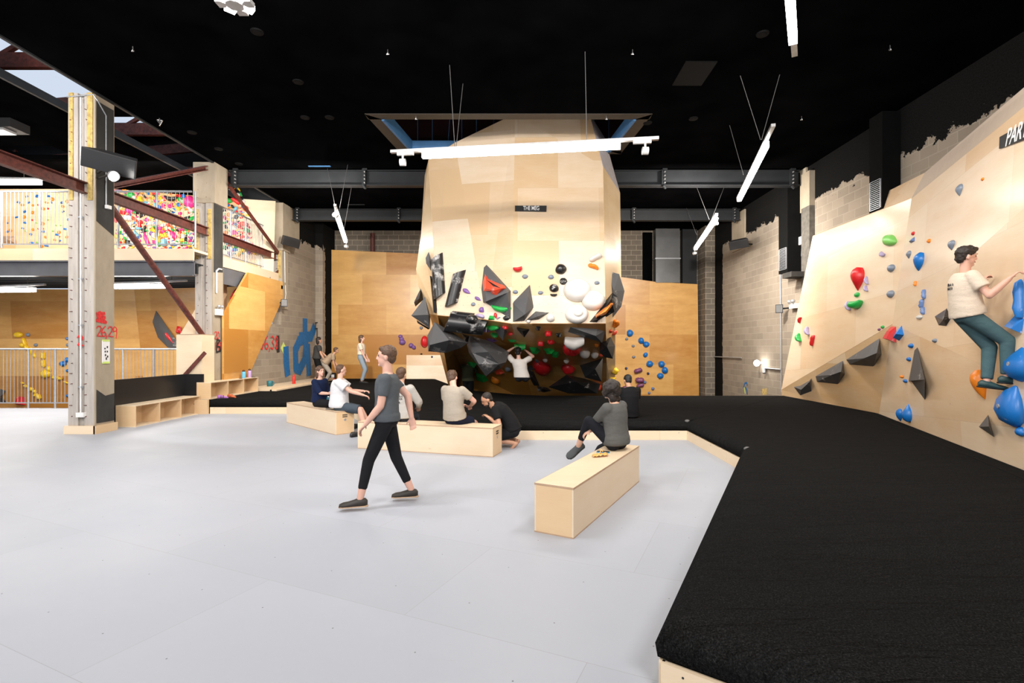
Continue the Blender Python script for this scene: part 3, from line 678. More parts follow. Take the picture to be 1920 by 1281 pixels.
# ------------------------------------------------------------ cubby benches
def cubby(name, x0, x1, y0, y1, z0, z1, label, cells=3):
    t = thing(name, ((x0+x1)/2, (y0+y1)/2, z0), label, 'bench'); k = .018
    obj('top_board', MB().box((x0, y0, z1-k), (x1, y1, z1)), M['ply_bench'], t); obj('bottom_board', MB().box((x0, y0, z0), (x1, y1, z0+k)), M['ply_bench'], t)
    obj('back_board', MB().box((x0, y0+k, z0+k), (x0+k, y1-k, z1-k)), M['ply_bench_end'], t)
    for i in range(cells+1):
        y = y0+(y1-y0-k)*i/cells; obj('divider', MB().box((x0+(0 if i in (0, cells) else k), y, z0+k), (x1, y+k, z1-k)), M['ply_bench_end'], t)
    return t
cubby('cubby_bench', -8.57, -8.15, 10.78, 12.95, 0, .457, 'open fronted plywood cubby bench on the white floor beside the nearest column')
cb = cubby('cubby_bench', -8.26, -7.9, 12.97, 15.3, .36, .79, 'open fronted plywood cubby bench on the mat below the amber panel')
obj('support_post', MB().box((-8.25, 12.86, 0), (-7.92, 12.93, .36)), M['ply_bench_end'], cb)
cb.location.z = .36
# ------------------------------------------------------------ box benches
def box_bench(corner, along, ln, w, h, label, stamp=True, sc=None):
    a = V((*along, 0)).normalized(); c = V((-a.y, a.x, 0)); o = V((*corner, 0))
    t = thing('box_bench', o+a*ln/2+c*w/2, label, 'bench'); k = .018; Z = V((0, 0, 1))
    def pan(name, p, e1, e2, th, mat):
        return bevel(obj(name, MB().prism([p, p+e1, p+e1+e2, p+e2], th), M[mat], t), .002, 1)
    pan('top_board', o+Z*(h-k), a*ln, c*w, Z*k, 'ply_bench')
    pan('side_board', o, a*ln, Z*(h-k), c*k, 'ply_bench'); pan('side_board', o+c*(w-k), a*ln, Z*(h-k), c*k, 'ply_bench')
    for s in (0, ln-k): pan('end_board', o+a*s+c*k, c*(w-2*k), Z*(h-k), a*k, 'ply_bench_end')
    e = MB()
    eps = .0012
    for (p, d) in ((o, a*ln), (o+a*ln, c*w), (o, c*w), (o+c*w, a*ln)):
        dn = d.normalized(); out = {0: 1}
        ctr = t.location; mid = p+d/2; n = (mid-V((ctr.x, ctr.y, 0))); n = (n-dn*n.dot(dn)).normalized()
        e.prism([p+Z*(h-k)+n*eps, p+d+Z*(h-k)+n*eps, p+d+Z*h+n*eps, p+Z*h+n*eps], -n*.001)
        e.prism([p+n*eps, p+d+n*eps, p+d+Z*.012+n*eps, p+Z*.012+n*eps], -n*.001)
    obj('edge_ply', e, M['ply_edge'], t)
    if stamp:
        m = MB(); n = a; q = o+a*(ln+.0015)
        for r in range(2):
            for j in range(6): p = q+c*(w*.36+j*w*.045)+Z*(h*.80-r*.035); m.prism([p, p+c*w*.035, p+c*w*.035+Z*.022, p+Z*.022], n*.001)
        obj('stamp', m, M['ink'], t)
        m = MB(); p = q+c*w*.5+Z*h*.62; m.cone(p, p+n*.002, .025, .025, 14); obj('hand_hole', m, M['galv'], t)
    return t
A = FL(1075.3, 1011.2); B = FL(1198.4, 903.3)
# front bench: long side runs A->B; width to the left
dv = (B-A); box_bench((A.x, A.y), (dv.x, dv.y), dv.length, .385, .452, 'front plywood box bench with the grey sweater woman sitting on its far end', False)
A = FL(670.6, 841); B = FL(923.9, 857.8); dv = B-A
box_bench((A.x, A.y), (dv.x, dv.y), dv.length, .42, .45, 'long middle plywood box bench under the hoodie and tan shirt sitters')
A = FL(537.5, 792.5); B = FL(629.5, 816.2); dv = B-A
box_bench((A.x, A.y), (dv.x, dv.y), dv.length, .38, .45, 'left plywood box bench under the navy top and white shirt sitters')
# ============================================================ THE BOULDER
mg = thing('climbing_boulder', (0, 14, -.4), 'tall pale plywood boulder with a dark overhanging underside rising through the ceiling opening', 'climbing wall')
K = dict(a=P(966, 214, 12.35), b=P(1105, 214, 12.4), c=P(1130, 312, 12.1), d=P(1135, 606.5, 11.5), e=P(959, 606.5, 11.5), f=P(910, 599, 11.75), g=P(821, 591, 12.2), h=P(804, 300, 12.75), i=P(853, 268, 12.6),
         r1=P(1133, 258, 13.1), r2=P(1162, 362, 13.3), r3=P(1164, 520, 13.1), r4=P(1153, 600, 12.7), r5=P(1153, 765, 17.6), l0=P(797, 330, 13.3), l1=P(790, 440, 13.3), l2=P(781, 505, 13.4), l3=P(784, 533, 13.4), l4=P(806, 589, 13.1),
         w0=P(868, 757, 18.4), w1=P(1000, 757, 17.6), w2=P(1138, 757, 17.0), m0=P(865, 690, 17.7), m1=P(985, 690, 15.6), m2=P(1137, 680, 14.2), b0=P(850, 757, 19.4))
idx = {k: i for i, k in enumerate(K)}; vs = list(K.values())
def tri(*names): return [idx[k] for k in names]
def meg_part(name, faces, mat, back=None):
    mb = MB(); mb.add(vs, [tri(*f.split()) for f in faces])
    used = sorted({i for f in mb.f for i in f}); mp = {o: n for n, o in enumerate(used)}
    mb.v = [mb.v[i] for i in used]; mb.f = [[mp[i] for i in f] for f in mb.f]
    mb.tri = True; o = obj(name, mb, M[mat], mg)
    s = o.modifiers.new('t', 'SOLIDIFY'); s.thickness = .02; s.offset = 0; return o
fr = meg_part('front_panel', ['a b c', 'a c d e', 'a e f i', 'i f g h'], 'ply_meg')
M['ply_side'] = plywood('side_plywood', (.86, .68, .44), (.74, .48, .22), 3, 1.5)
rs = meg_part('side_panel', ['c r2 r3 d', 'd r3 r4', 'd r4 r5 w2 m2'], 'ply_side')
ls = meg_part('side_panel', ['h g l4 l3 l2 l1 l0'], 'ply_side')
gs = meg_part('upper_return_panel', ['b r1 r2 c'], 'white_wall')  # bluish light on this side face is put into its lilac-grey colour
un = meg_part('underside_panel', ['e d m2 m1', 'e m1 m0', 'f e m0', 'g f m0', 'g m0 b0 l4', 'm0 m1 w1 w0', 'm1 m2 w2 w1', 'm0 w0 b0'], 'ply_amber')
def bvh_of(*obs):
    vv, ff = [], []
    for o in obs:
        n = len(vv); vv += [q.co.copy() for q in o.data.vertices]; ff += [[i+n for i in p.vertices] for p in o.data.polygons]
    return BVHTree.FromPolygons(vv, ff)
SURF['meg'] = bvh_of(fr, rs, ls, un); SURF['fr'] = bvh_of(fr); SURF['un'] = bvh_of(un); SURF['rs'] = bvh_of(rs)
# back plywood walls
bw = thing('climbing_wall', (-5, 21.4, -.4), 'amber plywood climbing wall in the back left behind the standing woman', 'climbing wall')
Y = 21.4; q = lambda u, v, y=21.4: P(u, v, y)
o1 = obj('panel', MB().prism([q(621.5, 760), q(621.5, 468.5), q(790, 476), q(1000, 482), q(1000, 760)], (0, .15, 0)), M['ply_amber'], bw)
o2 = obj('slanted_panel', MB().prism([q(700, 640, 21.38), q(790, 614, 21.38), q(900, 640, 21.38), q(900, 740, 20.9), q(700, 740, 20.9), q(700, 668, 21.38)][:0] or [q(762, 666, 21.39), q(900, 666, 21.39), q(900, 760, 21.0), q(762, 760, 21.0)], (0, .1, 0)), M['ply'], bw)
SURF['bl'] = bvh_of(o1)
bw2 = thing('climbing_wall', (5, 21.3, -.4), 'amber plywood climbing wall in the back right with round blue holds', 'climbing wall')
o = obj('panel', MB().prism([q(1080, 760), q(1080, 512), q(1168, 520), q(1232, 529), q(1308, 533), q(1311, 760)], (0, .15, 0)), M['ply_amber'], bw2)
SURF['br'] = bvh_of(o)
# right climbing wall
Bx = lambda y: 3.554+.352*y
L0 = V((7.15, 14.1, .40)); F1 = P(1675, 608, 9.45); b1 = V((7.18, 10.3, .30)); T0 = P(1525, 443, 13.95)
KA = [V((7.15, 14.1, .3)), b1, F1, P(1466, 731, 14.08)]
rw = thing('climbing_wall', (6.5, 9, .3), 'large angular plywood climbing wall on the right with sign and climber', 'climbing wall')
Tm = P(1736, 324, 8.85); T1 = P(1633, 401, 11.5); T2 = P(1670, 357, 10.6); In0 = P(1711, 372, 9.15)
fZ = F1.z
pa_, pb_ = P(1466, 731, 14.08), In0; nn_ = (F1-pa_).cross(pb_-pa_).normalized(); d_ = ray(1525, 443); T0 = CAM+d_*((pa_-CAM).dot(nn_)/d_.dot(nn_)); print('T0', T0)
def Bp(y, z, out=0): return V((Bx(y)-out, y, z))
Gy = 1.0
up0 = In0
def Btop(y, z): return V((Bx(y)+.14, y, z))
Inr = P(1918, 204, 6.05); Outr = P(1918, 168, 6.15)
e_in = In0+(Inr-In0)*((In0.y-Gy)/(In0.y-Inr.y)); e_out = Tm+(Outr-Tm)*((Tm.y-Gy)/(Tm.y-Outr.y))
def rwp(name, faces, mat):
    mb = MB()
    for f in faces: mb.add(f, [tuple(range(len(f)))])
    mb.tri = True; o = obj(name, mb, M[mat], rw); s = o.modifiers.new('t', 'SOLIDIFY'); s.thickness = .03; s.offset = 0; return o
ra = rwp('upper_left_panel', [[P(1466, 731, 14.08), F1, In0, T0]], 'ply_right')
rt = rwp('top_left_panel', [[T0, In0, T1], [T1, In0, T2], [T2, In0, Tm]], 'ply_right')
rl = rwp('lower_left_panel', [[P(1466, 731, 14.08), V((7.15, 14.1, .3)), b1], [P(1466, 731, 14.08), b1, F1]], 'ply')
rb = rwp('right_panel', [[F1, b1, Bp(Gy, .3)], [F1, Bp(Gy, .3), e_in], [F1, e_in, In0]], 'ply_right')
rc = rwp('top_cap_panel', [[In0, e_in, e_out, Tm]], 'cap')
SURF['ra'] = bvh_of(ra, rt); SURF['rl'] = bvh_of(rl); SURF['rb'] = bvh_of(rb); SURF['rw'] = bvh_of(ra, rl, rb, rt)
# dim closing board down to the side of the left edge
rwp('edge_board', [[P(1466, 731, 14.08), T0, T0+V((.3, .02, 0)), V((7.6, 14.15, .3)), V((7.15, 14.1, .3))]], 'ply_edge')

def hit(surf, u, v):
    d = ray(u, v).normalized(); loc, n, i, dist = SURF[surf].ray_cast(CAM, d)
    if loc is None:
        # just off the edge: use the plane of the nearest covered spot
        for rr in (2, 4, 7, 11, 16, 24, 34):
            for k in range(16):
                d2 = ray(u+rr*math.cos(k*PI/8), v+rr*math.sin(k*PI/8)).normalized(); l2, n2, i, dist = SURF[surf].ray_cast(CAM, d2)
                if l2 is not None and abs(n2.dot(d)) > .25: loc, n = CAM+d*((l2-CAM).dot(n2)/d.dot(n2)), n2; break
            if loc is not None: break
    if loc is None: raise RuntimeError('no hit %s %s %s' % (surf, u, v))
    if n.dot(d) > 0: n = -n
    return V(loc), V(n)
def onplane(u, v, p, n): d = ray(u, v); t = (p-CAM).dot(n)/d.dot(n); return CAM+d*t

# signs
def sign(surf, pts, text, tsize, label, tx, shear=0, off=.035):
    p, n = hit(surf, *[sum(q[i] for q in pts)/len(pts) for i in (0, 1)])
    P3 = [onplane(u, v, p+n*off, n) for u, v in pts]
    t = thing('sign', sum(P3, V((0,0,0)))/len(P3), label, 'sign'); obj('board', MB().prism(P3, -n*.01), M['black'], t)
    x = (P3[1]-P3[0]).normalized(); z = n; y = z.cross(x)
    c = bpy.data.curves.new('lettering', 'FONT'); c.body = text; c.size = tsize; c.extrude = .002; c.align_x = 'LEFT'; c.align_y = 'CENTER'; c.offset = .0015*tsize/.2; c.space_character = .95; c.shear = shear
    tmp = bpy.data.objects.new('tmp', c); C.objects.link(tmp)
    me = bpy.data.meshes.new_from_object(tmp); bpy.data.objects.remove(tmp)
    Mx = Matrix((x, y, z)).transposed().to_4x4(); Mx.translation = (P3[0]+P3[3])/2+x*tx+n*.003-t.location
    me.transform(Mx@Matrix.Diagonal((.66, 1.0, 1, 1))); o = bpy.data.objects.new('lettering', me); C.objects.link(o); me.materials.clear(); me.materials.append(M['letter']); o.parent = t
    return t
sign('fr', [(965.5, 385.5), (1025, 385.5), (1024.5, 397), (965.5, 396)], 'THE MEG', .145, 'small black sign reading THE MEG on the boulder face', .19)
sign('rb', [(1874, 257), (1952, 214), (1952, 250), (1873, 279)], 'PART TWO', .30, 'black sign reading PART TWO high on the right climbing wall', .16, .1)

# ============================================================ VOLUMES AND HOLDS
def volume(surf, ref, base, apex, label, mat='h_volume', faces=None, name='climbing_volume', nrm=None, sink=.02, pl=None):
    if pl: p, n = pl
    elif surf: p, n = hit(surf, *ref)
    else: p, n = P(*ref), V((0, -1, 0))
    if nrm: n = V(nrm).normalized()
    B_ = [onplane(u, v, p-n*sink, n) for u, v in base]; A_ = [onplane(u, v, p+n*h, n) for u, v, h in apex]
    mb = MB(); nb = len(B_); allv = B_+A_; fs = []
    if faces: fs = [list(f) for f in faces]
    elif len(A_) == 1: fs = [(i, (i+1) % nb, nb) for i in range(nb)]
    else:
        # nearest apex per base edge, bridged
        near = []
        for i in range(nb):
            near.append(min(range(len(A_)), key=lambda k: (V(base[i])-V(apex[k][:2])).length))
        for i in range(nb):
            j = (i+1) % nb
            fs.append((i, j, nb+near[j])) if near[i] == near[j] else fs.extend([(i, j, nb+near[i]), (j, nb+near[j], nb+near[i])])
        if len(A_) > 2: fs.append(tuple(nb+k for k in range(len(A_))))
    fs.append(tuple(reversed(range(nb)))); mb.add(allv, fs)
    o = obj(name, mb, M[mat]); tag(o, label, 'climbing volume'); return o
def frame(surf, u, v, nrm=None):
    p, n = hit(surf, u, v)
    if nrm: n = V(nrm).normalized()
    x = V((0,0,1)).cross(n)
    x = x.normalized() if x.length > .15 else V((1,0,0))
    if x.x < 0 and abs(x.x) > .3: x = -x
    if abs(x.x) <= .3 and x.y > 0: x = -x
    x = (x-n*n.dot(x)).normalized(); y = n.cross(x)
    if y.z < 0: y = -y
    def ppm(t):
        a, b = px(p), px(p+t*.02); return math.hypot(b[0]-a[0], b[1]-a[1])/.02
    k = F/p.y
    return p, x, y, n, max(ppm(x), k*.4), max(ppm(y), k*.4)
def shape(kind, seed=0, det=2):
    """unit hold: x,y in -.5...5, z up from the wall"""
    r = random.Random(seed); mb = MB()
    nn = {1: 10, 2: 16, 3: 28}[det]
    off = V((r.random()*50, r.random()*50, r.random()*50))
    if kind == 'dome': mb.ball((0, 0, 0), (.5, .5, .42), nn)
    elif kind == 'dish':
        prof = [(.0, .50), (.08, .5), (.22, .46), (.32, .38), (.36, .30), (.37, .16), (.34, .06), (.33, .001)]
        mb.loft([(V((0, 0, z)), V((w, 0, 0)), V((0, w, 0))) for z, w in prof], nn*2)
    elif kind == 'ringdish':
        prof = [(.0, .50), (.1, .5), (.24, .46), (.33, .36), (.34, .24), (.30, .22), (.40, .19), (.44, .12), (.45, .001)]
        mb.loft([(V((0 if w > .23 else .03, 0, z)), V((w, 0, 0)), V((0, w, 0))) for z, w in prof], nn*2)
    elif kind in ('crescent', 'hook'):
        k = 10; rs = []
        for i in range(k+1):
            t = -1.15+2.3*i/k; w = .17*math.cos(t*1.25)+.03
            c = V((.0+.36*math.sin(t), .34*math.cos(t)-.22, .12)); d = V((math.cos(t), -math.sin(t), 0)); nrm_ = V((math.sin(t), math.cos(t), 0))
            rs.append((c, nrm_*w, V((0, 0, w*1.4))))
        mb.loft(rs, max(8, nn//2))
        if kind == 'hook': mb.ball((-.3, .1, .1), (.17, .2, .2), nn)
    elif kind == 'jug':   # lip across with a scooped top
        k = 9; rs = []
        for i in range(k+1):
            t = -1+2*i/k; h = .30-.10*abs(t)+.1*t*t; rs.append((V((t*.48, -.10+.22*t*t, .16)), V((0, .24*(1-.55*abs(t)**3), .05)), V((0, -.03, h*(1-.5*abs(t)**3)))))
        mb.loft(rs, nn)
    elif kind == 'wedge':
        mb.add([(-.5,-.3,0),(.5,-.35,0),(.42,.42,0),(-.35,.5,0),(-.28,-.12,.34),(.26,-.18,.36),(.2,.2,.22),(-.2,.25,.2)], [(3,2,1,0),(4,5,6,7),(0,1,5,4),(1,2,6,5),(2,3,7,6),(3,0,4,7)])
        return mb
    elif kind == 'drop':
        k = 8; rs = []
        for i in range(k+1):
            t = i/k; w = .46*math.sin(PI*min(1, .06+t*.94))**.7*(1.05-.65*t)+.005; rs.append((V((0, .5-t, .02)), V((w, 0, 0)), V((0, 0, w*.95))))
        mb.loft(rs, nn)
    elif kind == 'bar':
        mb.loft([(V((x, 0, .1)), V((0, w, 0)), V((0, 0, w*1.2))) for x, w in ((-.5, .06), (-.44, .3), (-.2, .42), (0, .36), (.2, .42), (.44, .32), (.5, .06))], nn)
    elif kind == 'heart':
        mb.ball((-.2, .15, .05), (.32, .34, .34), nn); mb.ball((.22, .2, .05), (.28, .3, .3), nn); mb.loft([(V((x*.0, y, .04)), V((w, 0, 0)), V((0, 0, w*.8))) for x, y, w in ((0, .3, .3), (0, .1, .46), (0, -.15, .33), (0, -.4, .12), (0, -.5, .02))], nn)
    elif kind == 'stack':
        for i in range(3): mb.ball((R.uniform(-.08, .08), -.3+.3*i, .05), (.4-.07*i, .22, .3), nn)
    elif kind == 'fin':
        mb.loft([(V((0, y, z)), V((w, 0, 0)), V((0, .02, d))) for y, z, w, d in ((.5, .0, .04, .05), (.3, .05, .28, .22), (.05, .1, .42, .34), (-.2, .1, .45, .36), (-.42, .05, .3, .26), (-.5, 0, .08, .06))], nn)
    elif kind == 'pinch':
        mb.loft([(V((0, y, .05)), V((w, 0, 0)), V((0, 0, w*1.1))) for y, w in ((-.5, .1), (-.42, .4), (-.2, .45), (.05, .25), (.25, .33), (.44, .3), (.5, .08))], nn)
    if kind not in ('wedge', 'dish', 'ringdish'):
        for i, q in enumerate(mb.v):
            d = noise.noise(q*2.2+off)*.10; mb.v[i] = q*(1+d*1.2)
    for q in mb.v:
        if q.z < -.06: q.z = -.06
    return mb
MESH = {}
def hold_mesh(kind, col, seed, det=2):
    k = (kind, col, seed, det)
    if k not in MESH:
        me = shape(kind, seed, det).mesh('hold'); me.materials.append(M['h_'+col]); MESH[k] = me
    return MESH[k]
def place(o, p, x, y, n, sx, sy, sz, rot):
    c, s = math.cos(math.radians(rot)), math.sin(math.radians(rot))
    X = x*c+y*s; Y_ = -x*s+y*c
    o.matrix_world = Matrix.Translation(p)@Matrix((X*sx, Y_*sy, n*sz)).transposed().to_4x4()
HN = {'black': 'black', 'grey': 'grey', 'white': 'white', 'red': 'red'}
cnt = [0]
def hold(surf, u, v, w, h, col, kind, label, rot=0, group=None, depth=.9, det=2, nrm=None, name='climbing_hold', lift=0, bolt=False):
    p, x, y, n, kx, ky = frame(surf, u, v, nrm)
    if 52 <= rot % 180 <= 128: w, h = h, w
    # sizes measured along the picture axes; rotate the measure with the hold
    r = math.radians(rot); c, s = abs(math.cos(r)), abs(math.sin(r))
    sx = w/(kx*c+ky*s); sy = h/(ky*c+kx*s)
    kf = {'crescent': (1.25, 1.45), 'drop': (1.18, 1.05), 'jug': (1.1, 1.35), 'wedge': (1.1, 1.15), 'hook': (1.15, 1.25), 'bar': (1.05, 1.2)}.get(kind, (1.03, 1.03)); sx *= kf[0]; sy *= kf[1]
    cnt[0] += 1
    me = hold_mesh(kind, col, cnt[0] % 5, det)
    o = bpy.data.objects.new(name, me); C.objects.link(o)
    place(o, p+n*(lift+.012), x, y, n, sx, sy, min(sx, sy)*depth*1.15+.02, rot)
    tag(o, label, 'climbing hold', group)
    if bolt:
        b = bpy.data.objects.new('bolt', BOLT); C.objects.link(b); b.parent = o
        b.location = (0, 0, .40); b.scale = (.025/sx, .025/sy, .3)
    return o
BOLT = MB().cone((0, 0, 0), (0, 0, .2), 1, 1, 8).mesh('bolt'); BOLT.materials.append(M['alu'])

# --- volumes on the boulder
Vl = volume
Vl('fr', (835, 490), [(804, 472), (798, 484), (799, 494), (808, 508), (809, 490)], [(805, 489, .06)], 'thin grey leaf-shaped volume at the upper left edge of the boulder')
def halfcyl(surf, ref, a, b, wpx, cut, label, mat='h_slate', dep=1.0, bolt=True, nrm=None):
    """half cylinder volume lying along a->b on the surface"""
    p, n = hit(surf, *ref)
    if nrm: n = V(nrm).normalized()
    A_, B_ = onplane(*a, p, n), onplane(*b, p, n); d = (B_-A_).normalized(); t = n.cross(d); r = wpx/2*p.y/F
    mb = MB(); k = 14; vs_ = []
    for end, s in ((A_, cut[0]), (B_, cut[1])):
        for i in range(k+1):
            an = PI*i/k; vs_.append(end+t*(math.cos(an)*r)+n*(math.sin(an)*r*dep)-n*.01+d*(s*math.sin(an)*r+cut[2]*math.cos(an)*r))
    fs = [(i, i+1, k+1+i+1, k+1+i) for i in range(k)]
    mb.add(vs_, fs, True); mb.add(vs_, [tuple(range(k+1)), tuple(reversed(range(k+1, 2*k+2))), (0, k+1, 2*k+1, k)])
    o = obj('climbing_volume', mb, M[mat]); tag(o, label, 'climbing volume')
    if bolt:
        q0 = A_+t*(r*.55)+n*(r*.2)-d*.012
        pl_ = obj('end_label', MB().prism([q0, q0-t*r*.45, q0-t*r*.45+n*r*.18, q0+n*r*.18], -d*.004), M['letter']); pl_.parent = o; pl_.location = pl_.location-o.location
    return o
halfcyl('fr', (822, 520), (820, 481), (825, 556), 25, (.3, .3, -.45), 'long black half-round volume with chalk, leftmost on the boulder face')
halfcyl('fr', (850, 540), (862.5, 510), (847, 571), 24, (.3, .3, -.55), 'tilted black half-round volume right of the longest one')
Vl('fr', (830, 560), [(806, 517), (812, 520), (817, 556), (821, 589), (813, 586)], [(812, 545, .08)], 'narrow black strip volume on the boulder left edge', 'h_black')
Vl('fr', (930, 550), [(906, 488), (958, 545), (958, 603), (905, 568), (900.5, 538)], [(912, 565, .30), (951, 549, .34)], 'large grey pyramid volume carrying the wide red hold')
Vl('fr', (980, 570), [(994, 531), (1001.5, 576), (983, 603), (959.5, 605), (959.5, 567)], [(984, 590, .30), (990, 556, .22)], 'tall grey diamond volume with a round chalk patch')
Vl('fr', (1010, 592), [(1004, 582), (1034, 585), (1011, 600), (980, 604)], [(1007, 594, .18)], 'low grey kite volume just above the overhang lip')
Vl('rs', (1150, 560), [(1135.5, 507), (1161, 514), (1171, 546), (1165, 575), (1147, 598), (1136, 567)], [(1151, 545, .14), (1153, 570, .14)], 'big dark faceted volume wrapping the right edge of the boulder', nrm=(.35, -1, 0))
Vl('fr', (1125, 590), [(1102, 605), (1148, 549), (1158, 556), (1159, 572), (1152, 585), (1118, 606)], [(1146, 560, .30), (1124, 598, .2)], 'dark volume under the long orange hold at the right edge', 'h_black')
Vl(None, (800, 590, 12.75), [(797, 557), (771, 592), (806, 616), (807, 594)], [(803, 590, .35)], 'grey pyramid volume sticking out beyond the left edge of the boulder')
Vl(None, (785, 560, 13.2), [(789, 540), (776, 567), (779, 575), (794, 562)], [(786, 560, .2)], 'small dark volume covered in chalk left of the boulder', 'h_slate')
Vl(None, (790, 605, 13.0), [(781, 600), (806, 616), (803, 618), (783, 606)], [(793, 609, .1)], 'narrow dark slat volume under the left grey pyramid', 'h_black')
hh = halfcyl('fr', (860, 592), (912, 611), (838, 603), 38, (.1, -.2, .35), 'large black half-round volume lying across the left overhang lip', dep=1.2, nrm=(-.1, -1, -.35))
halfcyl('fr', (865, 590), (889, 595), (850, 590.5), 15, (.1, .1, 0), 'short black half-round volume with white chalk above the large lying one', dep=1.3)
hold('fr', 899, 604, 20, 17, 'slate', 'dome', 'round black knob with chalk at the end of the large lying volume', depth=1.6, det=3, lift=.35)
Vl(None, (840, 630, 12.3), [(815, 604), (851, 625), (877, 643), (865, 652), (835, 662), (803, 659), (801, 630)], [(842, 638, .55), (806, 647, .32)], 'large grey boulder-shaped volume hanging off the lower left of the overhang',
   faces=[(0, 1, 7), (1, 2, 7), (2, 3, 7), (3, 4, 7), (4, 5, 8), (4, 8, 7), (5, 6, 8), (6, 0, 8), (0, 7, 8)])
Vl(None, (912, 660, 12.9), [(879, 629), (922, 641), (954, 660), (949, 679), (938, 690), (911, 706), (879, 662), (876, 647)], [(915, 660, .55), (886, 662, .4), (898, 683, .40), (936, 683, .3)], 'biggest grey faceted volume hanging below the middle of the overhang',
   faces=[(0, 1, 8, 9), (0, 9, 7), (7, 9, 6), (6, 9, 10), (6, 10, 5), (5, 10, 11), (5, 11, 4), (4, 11, 3), (3, 11, 8), (3, 8, 2), (2, 8, 1), (9, 8, 11, 10)])
Vl(None, (868, 632, 12.7), [(866, 626), (880, 630), (877, 645), (872, 643)], [(873, 634, .15)], 'small dark block volume with chalk between the two hanging grey volumes', 'h_slate')
Vl('un', (942, 618), [(914, 602.5), (958, 606.5), (943, 639)], [(946, 613, .2)], 'dark triangular volume under the lip with green holds on it', nrm=(0, -1, -.6))
Vl('un', (978, 616), [(961, 608), (994, 617), (983, 633)], [(979, 621, .18)], 'dark triangular volume with a red hold right of the lip centre', 'h_black', nrm=(0, -1, -.6))
Vl('un', (1085, 620), [(1039, 613), (1067, 607.5), (1122, 609), (1135, 620), (1129, 643), (1066, 623)], [(1068, 613, .12), (1117, 630, .2)], 'long grey pointed volume under the right half of the overhang lip', nrm=(0, -1, -.9))
Vl(None, (1138, 650, 12.6), [(1125, 642), (1145, 632), (1153, 649), (1149, 673), (1133, 670), (1124, 660)], [(1138, 650, .3)], 'black block volume with chalk on the right corner below the lip', 'h_black')
Vl(None, (1112, 695, 13.6), [(1087, 685), (1130, 672), (1128, 716), (1097, 708)], [(1116, 692, .3)], 'black cave volume low on the right of the overhang', 'h_black')
Vl(None, (1060, 720, 14.6), [(1028, 726), (1062, 703), (1096, 710), (1126, 720), (1120, 738), (1066, 738)], [(1080, 716, .4)], 'long black volume at the bottom of the cave', 'h_black')
Vl(None, (996, 710, 14.6), [(985, 694), (1000, 697), (1012, 724), (1001, 723)], [(999, 710, .15)], 'black slat volume leaning at the left of the cave bottom', 'h_black')
Vl(None, (1020, 728, 14.8), [(1007, 724), (1026, 727), (1034, 733), (1020, 736), (1008, 733)], [(1018, 730, .2)], 'black wedge volume with chalk beside the mat edge', 'h_slate')
